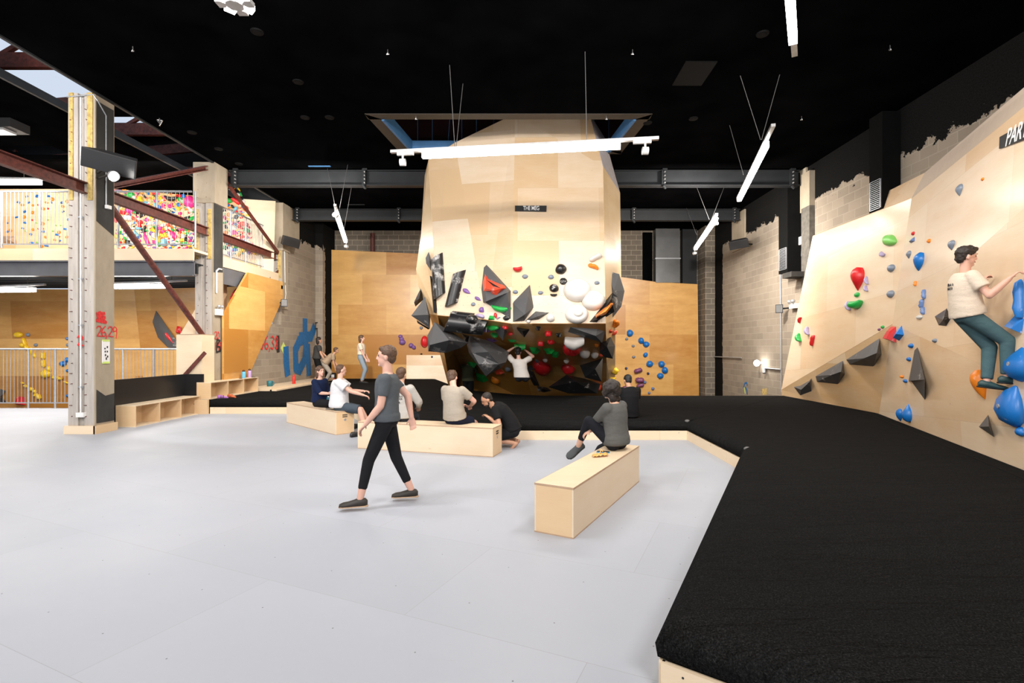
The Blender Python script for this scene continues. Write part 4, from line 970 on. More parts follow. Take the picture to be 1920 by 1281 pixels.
# --- holds on the boulder: surf,u,v,w,h,colour,shape,rot,label
HOLDS = [
('fr',876,547,22,13,'purple','drop',60,'purple egg-shaped hold touching the tilted black volume'),
('fr',897,561,18,10,'purple','drop',60,'purple hold tucked against the left corner of the red-hold pyramid'),
('fr',904,582,17,15,'purple','drop',50,'purple hold, middle of the three below the pyramid'),
('fr',902,593,18,9,'lilac','bar',-15,'pale chalked purple hold, lowest of the three below the pyramid'),
('fr',888,571,8,7,'grey','dome',0,'small grey hold between tilted black volume and purple holds'),
('fr',822.5,545,6,22,'green','crescent',80,'thin green hold by the left black strip volume'),
('fr',971,505.6,19,14,'red','jug',10,'red hold alone at the upper middle of the boulder'),
('fr',984.6,519,11,8,'grey','dome',0,'small grey hold right below the lone red hold'),
('fr',1033,520,11,8,'grey','dome',0,'small grey hold left of the top black ball hold'),
('fr',1051.5,505.6,21,19,'black','dome',0,'largest shiny black ball hold, topmost of three'),
('fr',1056,528,14,13,'slate','dome',0,'smallest black ball hold, middle of the three'),
('fr',1038.5,541,18,15,'slate','dome',0,'black ball hold with a twig-shaped foot below it'),
('fr',1038,553,14,8,'black','crescent',180,'black twig-shaped hold hanging under the lowest ball'),
('fr',966.4,548,10,7,'grey','dome',0,'small grey hold left of the tall grey diamond volume'),
('fr',1013.5,549.5,10,7,'grey','dome',0,'small grey hold right of the tall grey diamond volume'),
('fr',1119,531,10,7,'grey','dome',0,'small grey hold at the boulder right edge above the white discs'),
('fr',1116,484,32,15,'white','bar',28,'white bone-shaped hold, highest on the boulder'),
('fr',1113,503,27,20,'orange','hook',-20,'orange hooked hold just below the white bone shape'),
('fr',1082,545,50,42,'white','dish',0,'largest smooth white disc hold'),
('fr',1112,564,42,36,'white','dish',0,'smooth white disc hold right of the largest one'),
('fr',1081,590,42,34,'white','ringdish',0,'white disc hold with a raised knob, lowest of the discs'),
('fr',1032,597,16,15,'white','dome',0,'small white round hold above the overhang lip'),
('fr',991,603,9,7,'white','dome',0,'tiny white hold on the overhang lip by the kite volume'),
('fr',941,580,38,17,'green','jug',-8,'wide green chalked jug on the large pyramid'),
('fr',922,597,11,9,'green','wedge',0,'small green hold at the lip left of the dark triangle'),
('fr',930,593,9,14,'red','drop',20,'red hold squeezed under the wide green jug'),
('fr',936,597,11,8,'lilac','hook',30,'purple curled hold beside the squeezed red hold'),
('fr',950,597,13,9,'slate','dome',0,'chalky dark hold under the large pyramid'),
('rs',1149,606,22,20,'orange','hook',35,'upper large orange hold on the boulder right side face'),
('rs',1142,621,9,10,'coral','hook',30,'small orange curled hold on the right side face'),
('rs',1150,624,11,13,'coral','drop',-40,'pointed orange hold below the large one on the side face'),
('rs',1146,711,12,9,'yellow','wedge',0,'yellow hold low on the boulder right side'),
('rs',1149,728,9,12,'yellow','drop',20,'lowest yellow hold on the boulder right side'),
('rs',1151,694,5,11,'yellow','bar',90,'thin yellow hold above the other yellow ones on the side face'),
('rs',1145,652,7,10,'orange','dome',0,'orange hold beside the black corner block'),
('un',1009,614,9,6,'slate','wedge',0,'small black and white hold under the lip'),
('un',1027.5,622,12,7,'red','bar',-10,'red and white hold, nearest the lip of the three small red ones'),
('un',1014,641,12,6,'red','bar',-15,'red and white hold, leftmost of the three small red ones'),
('un',1034,639,14,8,'red','hook',0,'red and white hold, rightmost of the three small red ones'),
('un',1047.5,626,12,8,'slate','wedge',20,'black and white wedge hold left of the long grey volume'),
('un',975,645.6,20,9,'green','jug',-15,'dark green hold gripped by the climber in white'),
('un',1002,654,16,9,'green','wedge',0,'green hold to the right of the climber in white'),
('un',1029,655,17,12,'green','wedge',20,'green hold with chalk, left of the paired greens'),
('un',1041,662,15,14,'green','wedge',-10,'green hold, right of the paired greens'),
('un',1075,634,34,20,'white','jug',0,'big white double-lipped hold under the long grey volume'),
('un',1074,654,30,22,'red','heart',0,'red heart-shaped hold below the big white one'),
('un',1096,663,24,14,'white','drop',0,'white pyramid-shaped hold right of the red heart'),
('un',1115,664,14,8,'white','dome',0,'round white hold next to the white pyramid shape'),
('un',1128,665,11,7,'coral','drop',60,'orange hold at the right corner of the underside'),
('un',1016,686,32,28,'red','dome',0,'big red dome hold deep in the cave'),
('un',1065,689,26,20,'red','dome',-20,'dark red hold right of the big red dome'),
('un',1022.5,674,9,5,'white','dome',0,'small white hold on top of the big red dome'),
('un',1062,676,10,8,'white','dome',20,'white hold above the darker red hold'),
('un',1007,676,6,9,'grey','dome',0,'small grey hold beside the big red dome'),
('un',1117,634,7,5,'orange','dome',0,'small orange hold, upper one under the long grey volume'),
('un',1118,646,9,8,'orange','dome',20,'small orange hold, lower one under the long grey volume'),
('un',1095.6,717,15,8,'white','bar',0,'white hold near the bottom of the cave'),
('un',1118,722,20,8,'coral','bar',-10,'orange-red hold at the bottom right of the cave'),
('un',970,705,8,7,'grey','dome',0,'grey ball hold low beside the climber, right one'),
('un',953,691,10,9,'grey','dome',0,'grey ball hold low beside the climber, left one'),
('un',936,696,19,10,'coral','wedge',10,'flat orange hold at the tip of the biggest grey volume'),
('un',928,711,15,15,'orange','drop',180,'rounded brown-orange hold below the flat orange one'),
('un',903,706,22,18,'green','wedge',-20,'big green hold at the left of the cave bottom'),
('un',886,681,17,17,'green','wedge',30,'dark green hold behind the green sweater climber'),
('un',921,636,18,8,'purple','wedge',-15,'dark purple hold under the lip left of the climber'),
('un',959,624,11,14,'red','hook',30,'red and white hold under the middle of the lip'),
('un',949,612,11,10,'red','hook',-20,'red hold at the middle of the lip on the dark triangle'),
('un',926,612,22,12,'green','hook',0,'green curled hold, upper of two on the dark triangle'),
('un',928,624,16,12,'green','crescent',160,'green curled hold, lower of two on the dark triangle'),
('un',912,616,14,9,'purple','wedge',0,'purple hold beside the dark triangle volume'),
('un',960,637,14,5,'green','wedge',0,'narrow green hold above the hands of the climber'),
('un',973,654,12,10,'red','hook',10,'red hold above the head of the climber in white'),
('bl',751,631,8,7,'purple','dome',0,'topmost purple disc in the curved trio on the back left wall'),
('bl',753,636,9,8,'purple','dome',0,'middle purple disc in the curved trio on the back left wall'),
('bl',754.6,642,12,11,'purple','dome',0,'largest purple disc in the curved trio on the back left wall'),
('bl',770.8,648,9,9,'purple','dome',0,'upper purple disc of the pair on the back left wall'),
('bl',776,651.7,8,8,'purple','dome',0,'lower purple disc of the pair on the back left wall'),
('bl',790,615,6,6,'grey','dome',0,'small grey disc on the back left wall under the grey pyramid'),
('bl',790,664,4,3,'black','dome',0,'tiny dark foothold on the back left wall seam'),
('bl',830.6,694,9,9,'navy','dome',0,'dark purple ball hold low on the back left wall'),
('bl',810,669.5,4,4,'navy','dome',0,'tiny dark foothold above the purple ball on the back wall'),
('bl',830,663,8,10,'purple','wedge',0,'purple triangular hold below the hanging grey boulder volume'),
('bl',850,665,34,5,'purple','bar',38,'long slanting purple bar hold above the green sweater climber'),
('bl',796,641,14,22,'red','dome',0,'red dome hold peeking out left of the hanging grey volume'),
('bl',872,650,8,7,'red','dome',0,'small red hold between the hanging grey volumes'),
('br',1181,625,12,13,'blue','dome',0,'topmost round blue hold on the back right wall'),
('br',1202,639,11,12,'blue','dome',0,'upper left round blue hold of the touching pair'),
('br',1211.5,646,12,11,'blue','dome',0,'lower right round blue hold of the touching pair'),
('br',1210,665.5,11,13,'blue','dome',-30,'round blue hold below the touching pair in the glare'),
('br',1218,682.7,13,12,'blue','dome',0,'round blue hold beside the trio on the back right wall'),
('br',1240,683,12,12,'blue','dome',0,'top round blue hold of the trio near the right corner'),
('br',1246.4,694.5,12,13,'blue','dome',0,'middle round blue hold of the trio near the right corner'),
('br',1238,705,12,11,'blue','dome',0,'bottom round blue hold of the trio near the right corner'),
('br',1209,717,6,6,'steelblue','dome',0,'small dark blue foothold right of the black shirt sitter'),
('br',1224,729,6,6,'steelblue','dome',0,'small dark blue foothold, lower right near the mat'),
('br',1217,737,5,5,'steelblue','dome',0,'small dark blue foothold at the mat edge'),
('br',1215,700.6,5,5,'navy','dome',0,'small navy foothold between purple and blue holds'),
('br',1174,691,5,5,'navy','dome',0,'small navy foothold above the purple bone hold'),
('br',1187,649,6,5,'grey','dome',0,'middle small grey foothold of the back right wall'),
('br',1175,636,6,5,'grey','dome',0,'upper small grey foothold of the back right wall'),
('br',1188,669.5,6,5,'grey','dome',0,'lower small grey foothold of the back right wall'),
('br',1196,695,19,12,'plum','bar',20,'purple bone-shaped hold, uppermost on the back right wall'),
('br',1199,713,15,11,'plum','bar',0,'purple bone-shaped hold right behind the black shirt sitter, upper'),
('br',1200,723,17,9,'plum','bar',15,'purple bone-shaped hold right behind the black shirt sitter, lower'),
('br',1171,727,11,9,'plum','bar',20,'purple hold left of the black shirt sitter'),
('ra',1670.6,451,38,24,'lime','dome',-20,'big light green rounded hold on the right wall'),
('ra',1659,475.5,14,17,'lilac','crescent',150,'pale purple crescent hold below the big green one'),
('rb',1707,478,8,14,'grey','drop',0,'narrow grey hold right of the green one'),
('rb',1715,438,5,7,'red','dome',0,'tiny red foothold high on the right wall'),
('rb',1714,450.6,7,10,'steelblue','wedge',0,'tiny blue foothold under the tiny red one'),
('rb',1745,452,5,8,'orange','dome',0,'tiny orange foothold high on the right wall'),
('rb',1788,460.7,12,18,'grey','drop',0,'grey hold just above the climber head'),
('rb',1803,357,12,21,'grey','drop',0,'highest grey hold on the right wall below the sign'),
('rb',1846,336,5,6,'orange','dome',0,'tiny orange foothold near the sign'),
('rb',1728,492,24,36,'blue','drop',15,'large blue teardrop hold left of the climber'),
('ra',1674,503,12,14,'grey','dome',0,'grey rounded hold in line with the large red hold'),
('ra',1613,524,25,44,'red','drop',-5,'large red oval hold on the right wall'),
('ra',1629,526,9,20,'lilac','crescent',110,'upper pale purple crescent right of the red oval'),
('ra',1628,541,10,17,'lilac','crescent',120,'lower pale purple crescent right of the red oval'),
('ra',1610,568,23,26,'green','crescent',180,'green and white ring-shaped hold under the red oval'),
('ra',1609,553,9,9,'green','dome',0,'round green knob on top of the green ring hold'),
('ra',1595,574,12,25,'lilac','crescent',120,'pale purple crescent left of the green ring hold'),
('ra',1673,551.5,12,14,'grey','dome',0,'grey rounded hold above the lower fold, right of the ring'),
('rb',1720,532,2,9,'orange','bar',90,'tiny orange strip foothold under the blue teardrop'),
('rb',1737,552,4.5,19,'steelblue','bar',75,'top blue-grey sliver of the vertical row'),
('rb',1733,570,4.5,17,'steelblue','bar',100,'middle blue-grey sliver of the vertical row'),
('rb',1735,583,4,15,'steelblue','bar',80,'bottom blue-grey sliver of the vertical row'),
('rb',1727,595,11,9,'white','dome',0,'small chalked white hold beneath the blue-grey slivers'),
('ra',1503,600,9,15,'red','hook',60,'red and white hold near the left edge of the right wall, upper'),
('ra',1502.4,633,13,22,'green','crescent',120,'green and white crescent near the left edge of the right wall'),
('ra',1518,621,10,20,'lilac','crescent',110,'pale purple crescent between the red and white holds'),
('ra',1526.5,638.7,5,22,'red','bar',75,'red and white hold near the left edge of the right wall, lower'),
('ra',1650.5,618,5,5,'plum','dome',0,'tiny purple foothold at the fold'),
('ra',1657,613.5,6,6,'green','dome',0,'tiny green foothold at the fold'),
('rb',1677,629,18,34,'red','wedge',10,'big red angular hold at the end of the fold'),
('rb',1691,626,18,24,'blue','wedge',-20,'blue angular hold touching the big red one'),
('rb',1755.8,639,7,8,'grey','dome',0,'small grey foothold right of the grey spike'),
('rb',1711,648.5,8,9,'blue','dome',0,'blue ball half hidden by the spike, top'),
('rb',1707,673.7,7,8,'blue','dome',0,'blue ball half hidden by the spike, middle'),
('rb',1700,714.6,7,7,'blue','dome',0,'blue ball half hidden by the spike, bottom'),
('rb',1691,779,12,24,'blue','drop',10,'smaller blue hold of the low pair near the mat'),
('rb',1707,774,17,34,'blue','drop',170,'larger blue hold of the low pair near the mat'),
('rb',1794,597,6,8,'grey','dome',0,'tiny grey foothold behind the climber back'),
('rb',1845,722,34,58,'orange','drop',-20,'large orange rounded hold below the climber feet'),
('rb',1848.5,527,13,9,'brown','dome',0,'small brown hold under the far hand of the climber'),
('rb',1919,563,11,76,'blue','bar',82,'tall blue hold gripped by the climber at the frame edge'),
('rb',1911,610,34,34,'blue','wedge',20,'blue angular hold beside the climber thigh'),
('rb',1918,684,52,60,'blue','fin',0,'big rounded blue hold beside the climber shins'),
('rb',1905,762,64,84,'blue','fin',15,'biggest blue hold the climber stands on'),
('rb',1919,810,14,18,'blue','dome',0,'small blue hold at the frame edge below the biggest one'),
('LW',35,628,16,11,'yellow','dome',0,'yellow oval hold, topmost on the lower left wall'),
('LW',53.6,628,7,7,'grey','dome',0,'grey foothold beside the topmost yellow oval'),
('LW',47.5,641,7,17,'yellow','bar',105,'yellow upright bar hold on the lower left wall'),
('LW',42.5,647,9,9,'yellow','dome',0,'yellow round hold left of the upright bar'),
('LW',52,652,8,12,'yellow','bar',110,'yellow hold continuing under the upright bar'),
('LW',59,659,8,14,'yellow','drop',0,'yellow teardrop hold just below the lower rail top'),
('LW',66,667,6,9,'yellow','dome',0,'small yellow hold right of the yellow teardrop'),
('LW',68,647,7,6,'grey','dome',0,'grey foothold above the lower rail top'),
('LW',83,667,7,12,'yellow','bar',90,'upper yellow knob of the vertical chain'),
('LW',84,681.5,7,13,'yellow','bar',90,'lower yellow knob of the vertical chain'),
('LW',87,701,19,16,'yellow','dome',0,'large yellow disc behind the lower railing'),
('LW',93,692,9,11,'yellow','dome',0,'yellow knob attached above the large yellow disc'),
('LW',101,708,5,6,'yellow','dome',0,'tiny yellow foothold right of the yellow disc'),
('LW',114,709,13,10,'yellow','jug',-20,'yellow jug near the nearest column'),
('LW',125,717,12,4,'yellow','bar',-25,'thin slanting yellow bar by the nearest column'),
('LW',43.5,718,7,4,'yellow','bar',-25,'first yellow chip of the slanting low row'),
('LW',50,724,9,7,'yellow','bar',-30,'second yellow chip of the slanting low row'),
('LW',59,730,10,8,'yellow','dome',0,'third yellow chip of the slanting low row'),
('LW',66,734,7,7,'yellow','dome',0,'fourth yellow chip of the slanting low row'),
('LW',68,741,8,7,'yellow','wedge',0,'fifth yellow chip of the slanting low row'),
('LW',75,744,9,12,'yellow','bar',110,'last yellow chip of the slanting low row'),
('LW',39.6,753,16,17,'red','wedge',0,'red block hold at the bottom of the lower railing'),
('LW',119,682,13,10,'blue','dome',0,'blue round hold, largest at the left of the nearest column'),
('LW',127,674.6,10,9,'blue','dome',0,'blue round hold above the largest blue by the nearest column'),
('LW',128,695,6,6,'blue','dome',0,'small blue hold below the blue pair by the nearest column'),
('LW',128,742,6,6,'blue','dome',0,'lowest small blue hold by the nearest column'),
('LW',127,635,7,6,'steelblue','dome',0,'highest small blue-grey hold by the nearest column'),
('LW',128,647,6,6,'grey','dome',0,'small grey hold by the nearest column'),
('LW2',318,633,11,32,'red','drop',35,'red glossy hold on the dark volume behind the lower railing'),
('LW2',336,620,8,15,'red','wedge',0,'red hold half hidden by the plywood box'),
]
HOLDS = [h for h in HOLDS if h[0] != 'xx']
for (sf, u, v, w, h, col, kd, rot, lb) in HOLDS:
    try: hold(sf, u, v, w, h, col, kd, lb, rot, det=3 if w*h > 350 else 2, bolt=(kd == 'fin'), depth={'dish': .95, 'ringdish': .95, 'drop': .8, 'fin': .6}.get(kd, 1.0), name='climbing_hold', lift=-.0)
    except RuntimeError as e: print('HOLDMISS', e, lb)
# wide red hold bolted to the upper facet of the large pyramid (jagged lower edge, chalky lip)
p0_, n0_ = hit('fr', 930, 550); fa, fb, fc = onplane(906, 488, p0_, n0_), onplane(912, 565, p0_+n0_*.30, n0_), onplane(951, 549, p0_+n0_*.34, n0_)
fn = (fb-fa).cross(fc-fa).normalized(); fn = fn if fn.y < 0 else -fn
rh = Vl('fr', None, [(909.5, 513), (916, 523), (946, 536), (948.5, 541), (940, 546), (930, 555), (924, 553), (918, 547), (906.5, 546), (905, 530)], [(911, 524, .09), (925, 537, .12), (940, 541, .10), (925, 545, .13), (911, 540, .10)],
   'wide red chalked hold with a pointed top on the large grey pyramid', 'h_coral', name='climbing_hold', pl=(fa, fn))
# long orange hold at the right edge
o = Vl('fr', (1133, 582), [(1115, 592), (1117, 598), (1136, 590), (1152, 570), (1150, 566), (1143, 566), (1137, 573), (1124, 584)], [(1121, 592, .50), (1146, 571, .50), (1136, 584, .52)], 'long orange hold on the dark volume at the boulder right edge', 'h_orange', name='climbing_hold')
# --- volumes on the right wall
Vl('rl', (1505, 727), [(1484, 724), (1500, 721), (1522, 708.5), (1522, 737), (1500, 745)], [(1502, 731, .12), (1518, 716, .2)], 'smallest dark volume, leftmost under the fold of the right wall')
Vl('rl', (1558, 700), [(1525, 706), (1581, 674), (1585, 702), (1571, 723), (1528, 718)], [(1577, 697, .25), (1560, 703, .25)], 'middle dark faceted volume under the fold of the right wall')
Vl('rl', (1620, 665), [(1583, 675), (1650, 631.5), (1654, 665), (1638, 689), (1590, 685)], [(1644, 662, .3), (1620, 672, .3)], 'rightmost and largest dark volume under the fold of the right wall')
Vl('rb', (1768, 595), [(1746.6, 591), (1777, 571), (1789, 598), (1777, 616.4), (1756.6, 614)], [(1770, 594, .10), (1768, 600, .10)], 'dark chalked pentagon volume behind the climber back', 'h_slate')
Vl('rb', (1722, 700), [(1717.5, 638), (1736, 711), (1734.4, 759), (1703, 715)], [(1733, 712, .16), (1706, 714, .12)], 'tall narrow grey spike volume on the right wall')
Vl('rb', (1850, 800), [(1852.5, 772), (1866, 825), (1830.5, 800.7)], [(1854, 800, .14)], 'small grey triangular volume low on the right wall')
hold('rb', 1709, 706.6, 6, 6, 'orange', 'dome', 'tiny orange knob on the grey spike volume', lift=.12)
Vl('LW2', (308, 620), [(292.5, 582.5), (333.5, 643), (332.5, 653), (314.7, 652), (295.9, 633), (285.6, 603.7)], [(300, 612, .10)], 'dark grey blade-shaped volume on the lower side wall')
Vl('LW', (5, 740), [(-8, 725), (12, 732), (3, 742), (14, 757), (-8, 758)], [(0, 745, .2)], 'dark star-shaped volume at the left edge behind the lower railing')
# --- upper left wall: countable look-alikes
def many(surf, pts, col, kd, w, h, label, group):
    for i, (u, v) in enumerate(pts):
        hold(surf, u, v, w*R.uniform(.8, 1.25), h*R.uniform(.8, 1.2), col, kd, label, R.uniform(-40, 40), group, det=1)
def z5(s): return [(float(a)/5.571, 330+float(b)/5.571) for a, b in (q.split(',') for q in s.split())]
many('UW', z5('285,217 398,215 512,215 197,280 307,280 540,280 650,280 263,375 663,375 178,433 265,492 242,550 325,612 335,700 490,728 455,583 600,617 680,557 715,460 80,495 80,585 628,680'), 'blue', 'wedge', 7, 5.5, 'small blue angular hold on the upper wood wall behind the mezzanine railing', 'blue holds on the upper left wall')
many('UW', z5('240,305 350,310 550,245 490,280 660,320 708,270 345,385 258,430 455,345 350,560 480,640 575,670 700,640 450,500 620,590 115,570 440,735'), 'orange', 'dome', 7, 7, 'small orange hold on the upper wood wall behind the mezzanine railing', 'orange holds on the upper left wall')
many('UW', z5('505,343 340,462 405,553 455,553 405,305 625,635'), 'red', 'dome', 4, 4, 'tiny red hold on the upper wood wall behind the mezzanine railing', 'red holds on the upper left wall')
many('UW', z5('505,463 585,520 560,580 385,495 640,520 395,700 275,580'), 'lime', 'crescent', 5, 5, 'tiny green hold on the upper wood wall behind the mezzanine railing', 'green holds on the upper left wall')
Vl('UW', (18, 450), [(3, 442), (30, 442), (35, 459), (4, 456)], [(16, 450, .2)], 'brown box volume low on the upper left wall', 'ply_edge')
# --- the packed training wall
cols = ['pink', 'red', 'yellow', 'green', 'cyan', 'white', 'black', 'orange', 'purple', 'blue', 'pink', 'yellow', 'red', 'green', 'black', 'white', 'coral']
kinds = ['dome', 'jug', 'crescent', 'drop', 'bar', 'wedge', 'dome', 'pinch', 'hook']
special = [(262, 350, 30, 14, 'red', 'hook', 15, 'large red curled hold at the top of the packed training wall'), (286, 347, 14, 8, 'pink', 'drop', 60, 'pink hold right of the large red curl on the packed wall'), (304, 348, 13, 12, 'grey', 'dome', 0, 'round grey hold at the top of the packed training wall'),
           (330, 350, 34, 14, 'yellow', 'hook', 0, 'large yellow curled hold at the top of the packed training wall'), (347, 345, 16, 8, 'white', 'crescent', 200, 'white crescent at the top of the packed training wall'), (356, 379, 22, 22, 'pink', 'dome', 0, 'large pink dome hold by the middle column on the packed wall'),
           (306, 402, 20, 28, 'pink', 'drop', 30, 'large pink upright hold in the middle of the packed wall'), (321, 373, 22, 12, 'black', 'jug', 0, 'large black jug on the packed wall under the grey ball'), (243, 395, 17, 12, 'pink', 'dome', 0, 'pink dome at the left of the packed wall'),
           (326, 442, 14, 18, 'pink', 'bar', 120, 'pink slanting hold low on the packed wall'), (276, 452, 10, 30, 'pink', 'bar', 110, 'long pink hold low left on the packed wall'), (443, 378, 26, 12, 'red', 'bar', -35, 'long red hold behind the diagonal brace on the packed wall'),
           (430, 377, 12, 9, 'green', 'dome', 0, 'green dome behind the side railing on the packed wall'), (350, 408, 20, 10, 'black', 'crescent', 200, 'black crescent near the middle column on the packed wall')]
for (u, v, w, h, col, kd, rot, lb) in special: hold('SW', u, v, w, h, col, kd, lb, rot)
taken = [(s[0], s[1], max(s[2], s[3])*.5) for s in special]; tries = 0; placed = 0
SMAT = {c: i for i, c in enumerate(sorted(set(cols)))}
big = MB(); bmi = []
while placed < 620 and tries < 16000:
    tries += 1
    u = R.uniform(217, 366) if R.random() < .68 else R.uniform(418, 486); v = R.uniform(343, 468) if u < 400 else R.uniform(345, 476)
    if u > 445 and v < 345+(u-445)*2.6 or u > 484: continue
    if u < 224+max(0, (v-410)*.35) and R.random() < .6: continue
    s = R.choice([11, 13, 15]) if placed < 39 else R.choice([6, 7, 8, 9, 10, 12]) if placed < 260 else R.choice([3, 4, 5, 6])
    if any((u-a)**2+(v-b)**2 < ((s*.5+c)*(.60 if placed < 260 else .66))**2 for a, b, c in taken): continue
    col = R.choice(cols); w_, h_, rr_, kd_ = s*R.uniform(.9, 1.6), s*R.uniform(.65, 1.1), R.uniform(0, 180), R.choice(kinds)
    cn = {'cyan': 'pale blue', 'coral': 'reddish orange'}.get(col, col)
    if placed < 39: hold('SW', u, v, w_, h_, col, kd_, 'larger %s hold among hundreds packed on the training wall behind the mezzanine railing' % cn, rr_, '%s holds on the packed training wall' % cn, det=1)
    else:
        p, x, y, n, kx, ky = frame('SW', u, v); r_ = math.radians(rr_); c, t_ = math.cos(r_), math.sin(r_)
        X = (x*c+y*t_)*(w_/kx); Y_ = (-x*t_+y*c)*(h_/ky); Zz = n*(min(w_/kx, h_/ky)*1.1+.02)
        mb = shape(kd_, placed % 7, 1); n0 = len(big.f); big.add([p+X*q.x+Y_*q.y+Zz*q.z for q in mb.v], mb.f, kd_ != 'wedge'); bmi += [SMAT[col]]*(len(big.f)-n0)
    taken.append((u, v, s*.5)); placed += 1
me = big.mesh('small_climbing_holds'); o = bpy.data.objects.new('small_climbing_holds', me); C.objects.link(o)
for c in sorted(SMAT): me.materials.append(M['h_'+c])
for pgn, i in zip(me.polygons, bmi): pgn.material_index = i
tag(o, 'mass of small multicoloured holds filling the packed training wall behind the mezzanine railing', 'climbing holds', None, 'stuff')

# ============================================================ LAMPS
def linear(a, b, ta, tb, label, cables, watts, w=.07, heads=(1, 1)):
    """aluminium rail from a to b with lit diffuser from ta to tb and chains to the ceiling"""
    a, b, ta, tb = map(V, (a, b, ta, tb)); t = thing('linear_light', (a+b)/2, label, 'light'); Z = V((0, 0, 1)); d = (b-a).normalized()
    obj('rail', MB().beam(a+Z*.05, b+Z*.05, w, .05), M['alu'], t)
    obj('diffuser', MB().beam(ta-Z*.035, tb-Z*.035, w*1.35, .11), M['tube'], t)
    for k, (e, s) in enumerate(((a, 1), (b, -1))):
        if not heads[k]: continue
        p = e+d*s*.12; hd = MB(); hd.beam(p, p+d*s*.3, w*.7, .05); hd.cone(p+d*s*.1-Z*.02, p+d*s*.1-Z*.09, .018, .018, 8)
        h = obj('spot_mount', hd, M['white'], t); m_ = MB(); c = p+d*s*.1-Z*.15
        x = V((1, 0, 0)) if abs(d.x) > .5 else V((0, 1, 0))
        m_.cone(c-x*.05, c+x*.05, .065, .065, 14, caps=False); m_.cone(c-x*.035, c+x*.03, .045, .03, 12)
        obj('spot_ring', m_, M['white'], h)
    for p, q in cables:
        m_ = MB().cone(p, q, .006, .006, 6); obj('chain', m_, M['cable'], t)
    mid = (ta+tb)/2; L = (tb-ta).length; ang = math.atan2((tb-ta).y, (tb-ta).x)
    lamp('linear_lamp', mid-Z*.11, L, w, watts*.3, (0, 0, ang))
    return t
Zf = 5.15
def PZ(u, v, z): Y_ = F*(z-H)/(V0-v); return V(((u-U0)/F*Y_, Y_, z))
a, b = PZ(733, 290, 5.15), PZ(1235, 265, 5.15)
linear(a, b, a.lerp(b, .125), a.lerp(b, .865), 'long horizontal strip light hanging in front of the boulder', [(PZ(843, 122, CEIL), PZ(853, 281, 5.2)), (PZ(868, 157, CEIL), PZ(855, 279, 5.2)), (PZ(1097, 97, CEIL), PZ(1100, 262, 5.2))], 330)
a, b = PZ(1450, 240, 5.45), PZ(1383, 376, 5.45)
linear(a, b, PZ(1437, 267, 5.45), PZ(1386, 371, 5.45), 'strip light on the right ceiling, the nearer of the two full ones', [(PZ(1388, 142, CEIL), PZ(1426, 262, 5.5)), (PZ(1462, 140, CEIL), PZ(1428, 262, 5.5)), (PZ(1368, 235, CEIL), PZ(1394, 328, 5.5))], 190, heads=(0, 0))
a, b = PZ(1344, 405, 5.2), PZ(1301, 469, 5.2)
t = linear(a, b, PZ(1338, 414, 5.2), PZ(1304, 464, 5.2), 'farther strip light on the right with a bright spotlight at its end', [(PZ(1302, 340, CEIL), PZ(1330, 412, 5.25)), (PZ(1360, 345, CEIL), PZ(1334, 412, 5.25)), (PZ(1287, 390, CEIL), PZ(1306, 440, 5.25))], 150)
obj('spot_lens', MB().ball(PZ(1340, 412, 5.15)-V((0, .1, 0)), (.06, .06, .06), 12), M['spot'], t)
a, b = PZ(628, 388, 5.2), PZ(650, 456, 5.2)
linear(a, b, PZ(631, 398, 5.2), PZ(648, 450, 5.2), 'strip light hanging in the back left of the hall', [(PZ(614, 316, CEIL), PZ(630, 395, 5.25)), (PZ(652, 309, CEIL), PZ(636, 395, 5.25)), (PZ(660, 345, CEIL), PZ(645, 430, 5.25))], 150)
a, b = PZ(1478, -60, 5.5), PZ(1490, 110, 5.5)
linear(a, b, a, PZ(1487, 70, 5.5), 'strip light cut off by the top of the photo on the right', [], 170, heads=(0, 0))
t = thing('pendant_light', PZ(440, 10, 5.6), 'white star-shaped light fixture cut off by the top of the photo on the left', 'light')
p = PZ(440, 8, 5.6)
obj('hub', MB().cone(p-V((0, 0, .02)), p+V((0, 0, .08)), .10, .10, 8), M['alu'], t)
for i in range(8):
    an = i*PI/4; q = p+V((math.cos(an)*.2, math.sin(an)*.2, .02)); obj('lamp_panel', MB().beam(p+V((math.cos(an)*.08, math.sin(an)*.08, .02)), q, .11, .05), M['tube'] if i % 2 else M['alu'], t)
lamp('pendant_lamp', p-V((0, 0, .1)), .3, .3, 60)
# strip lights of the side hall, then fill lights added to them
a, b = V((-14.5, 13.5, 5.9)), V((-12.35, 12.6, 5.9))
linear(P(-60, 337, 12.8), P(95, 340, 12.8), P(-60, 339, 12.8), P(76, 339, 12.8), 'strip light above the mezzanine at the left edge', [(P(45, 300, 12.8), P(45, 334, 12.8))], 170, heads=(0, 0))
linear(P(-60, 543, 13.9), P(85, 537, 13.9), P(-60, 543, 13.9), P(65, 541, 13.9), 'strip light under the mezzanine at the left edge', [(P(52, 499, 13.9), P(52, 540, 13.9))], 420, heads=(0, 0))
linear(P(205, 535, 13.9), P(350, 530, 13.9), P(214, 535, 13.9), P(312, 534, 13.9), 'strip light under the mezzanine between the two columns', [(P(322, 499, 13.9), P(322, 531, 13.9))], 420, heads=(0, 0))
lamp('side_fill', (-10.8, 13.4, 6.4), 3, .2, 120, (.9, 0, 0)); lamp('side_fill', (-14.8, 13.4, 6.3), 3, .2, 100, (.95, 0, 0)); lamp('side_fill', (-13, 11, 5.6), .2, 3.4, 110)  # area lights without fixtures, added to brighten the side hall and its walls
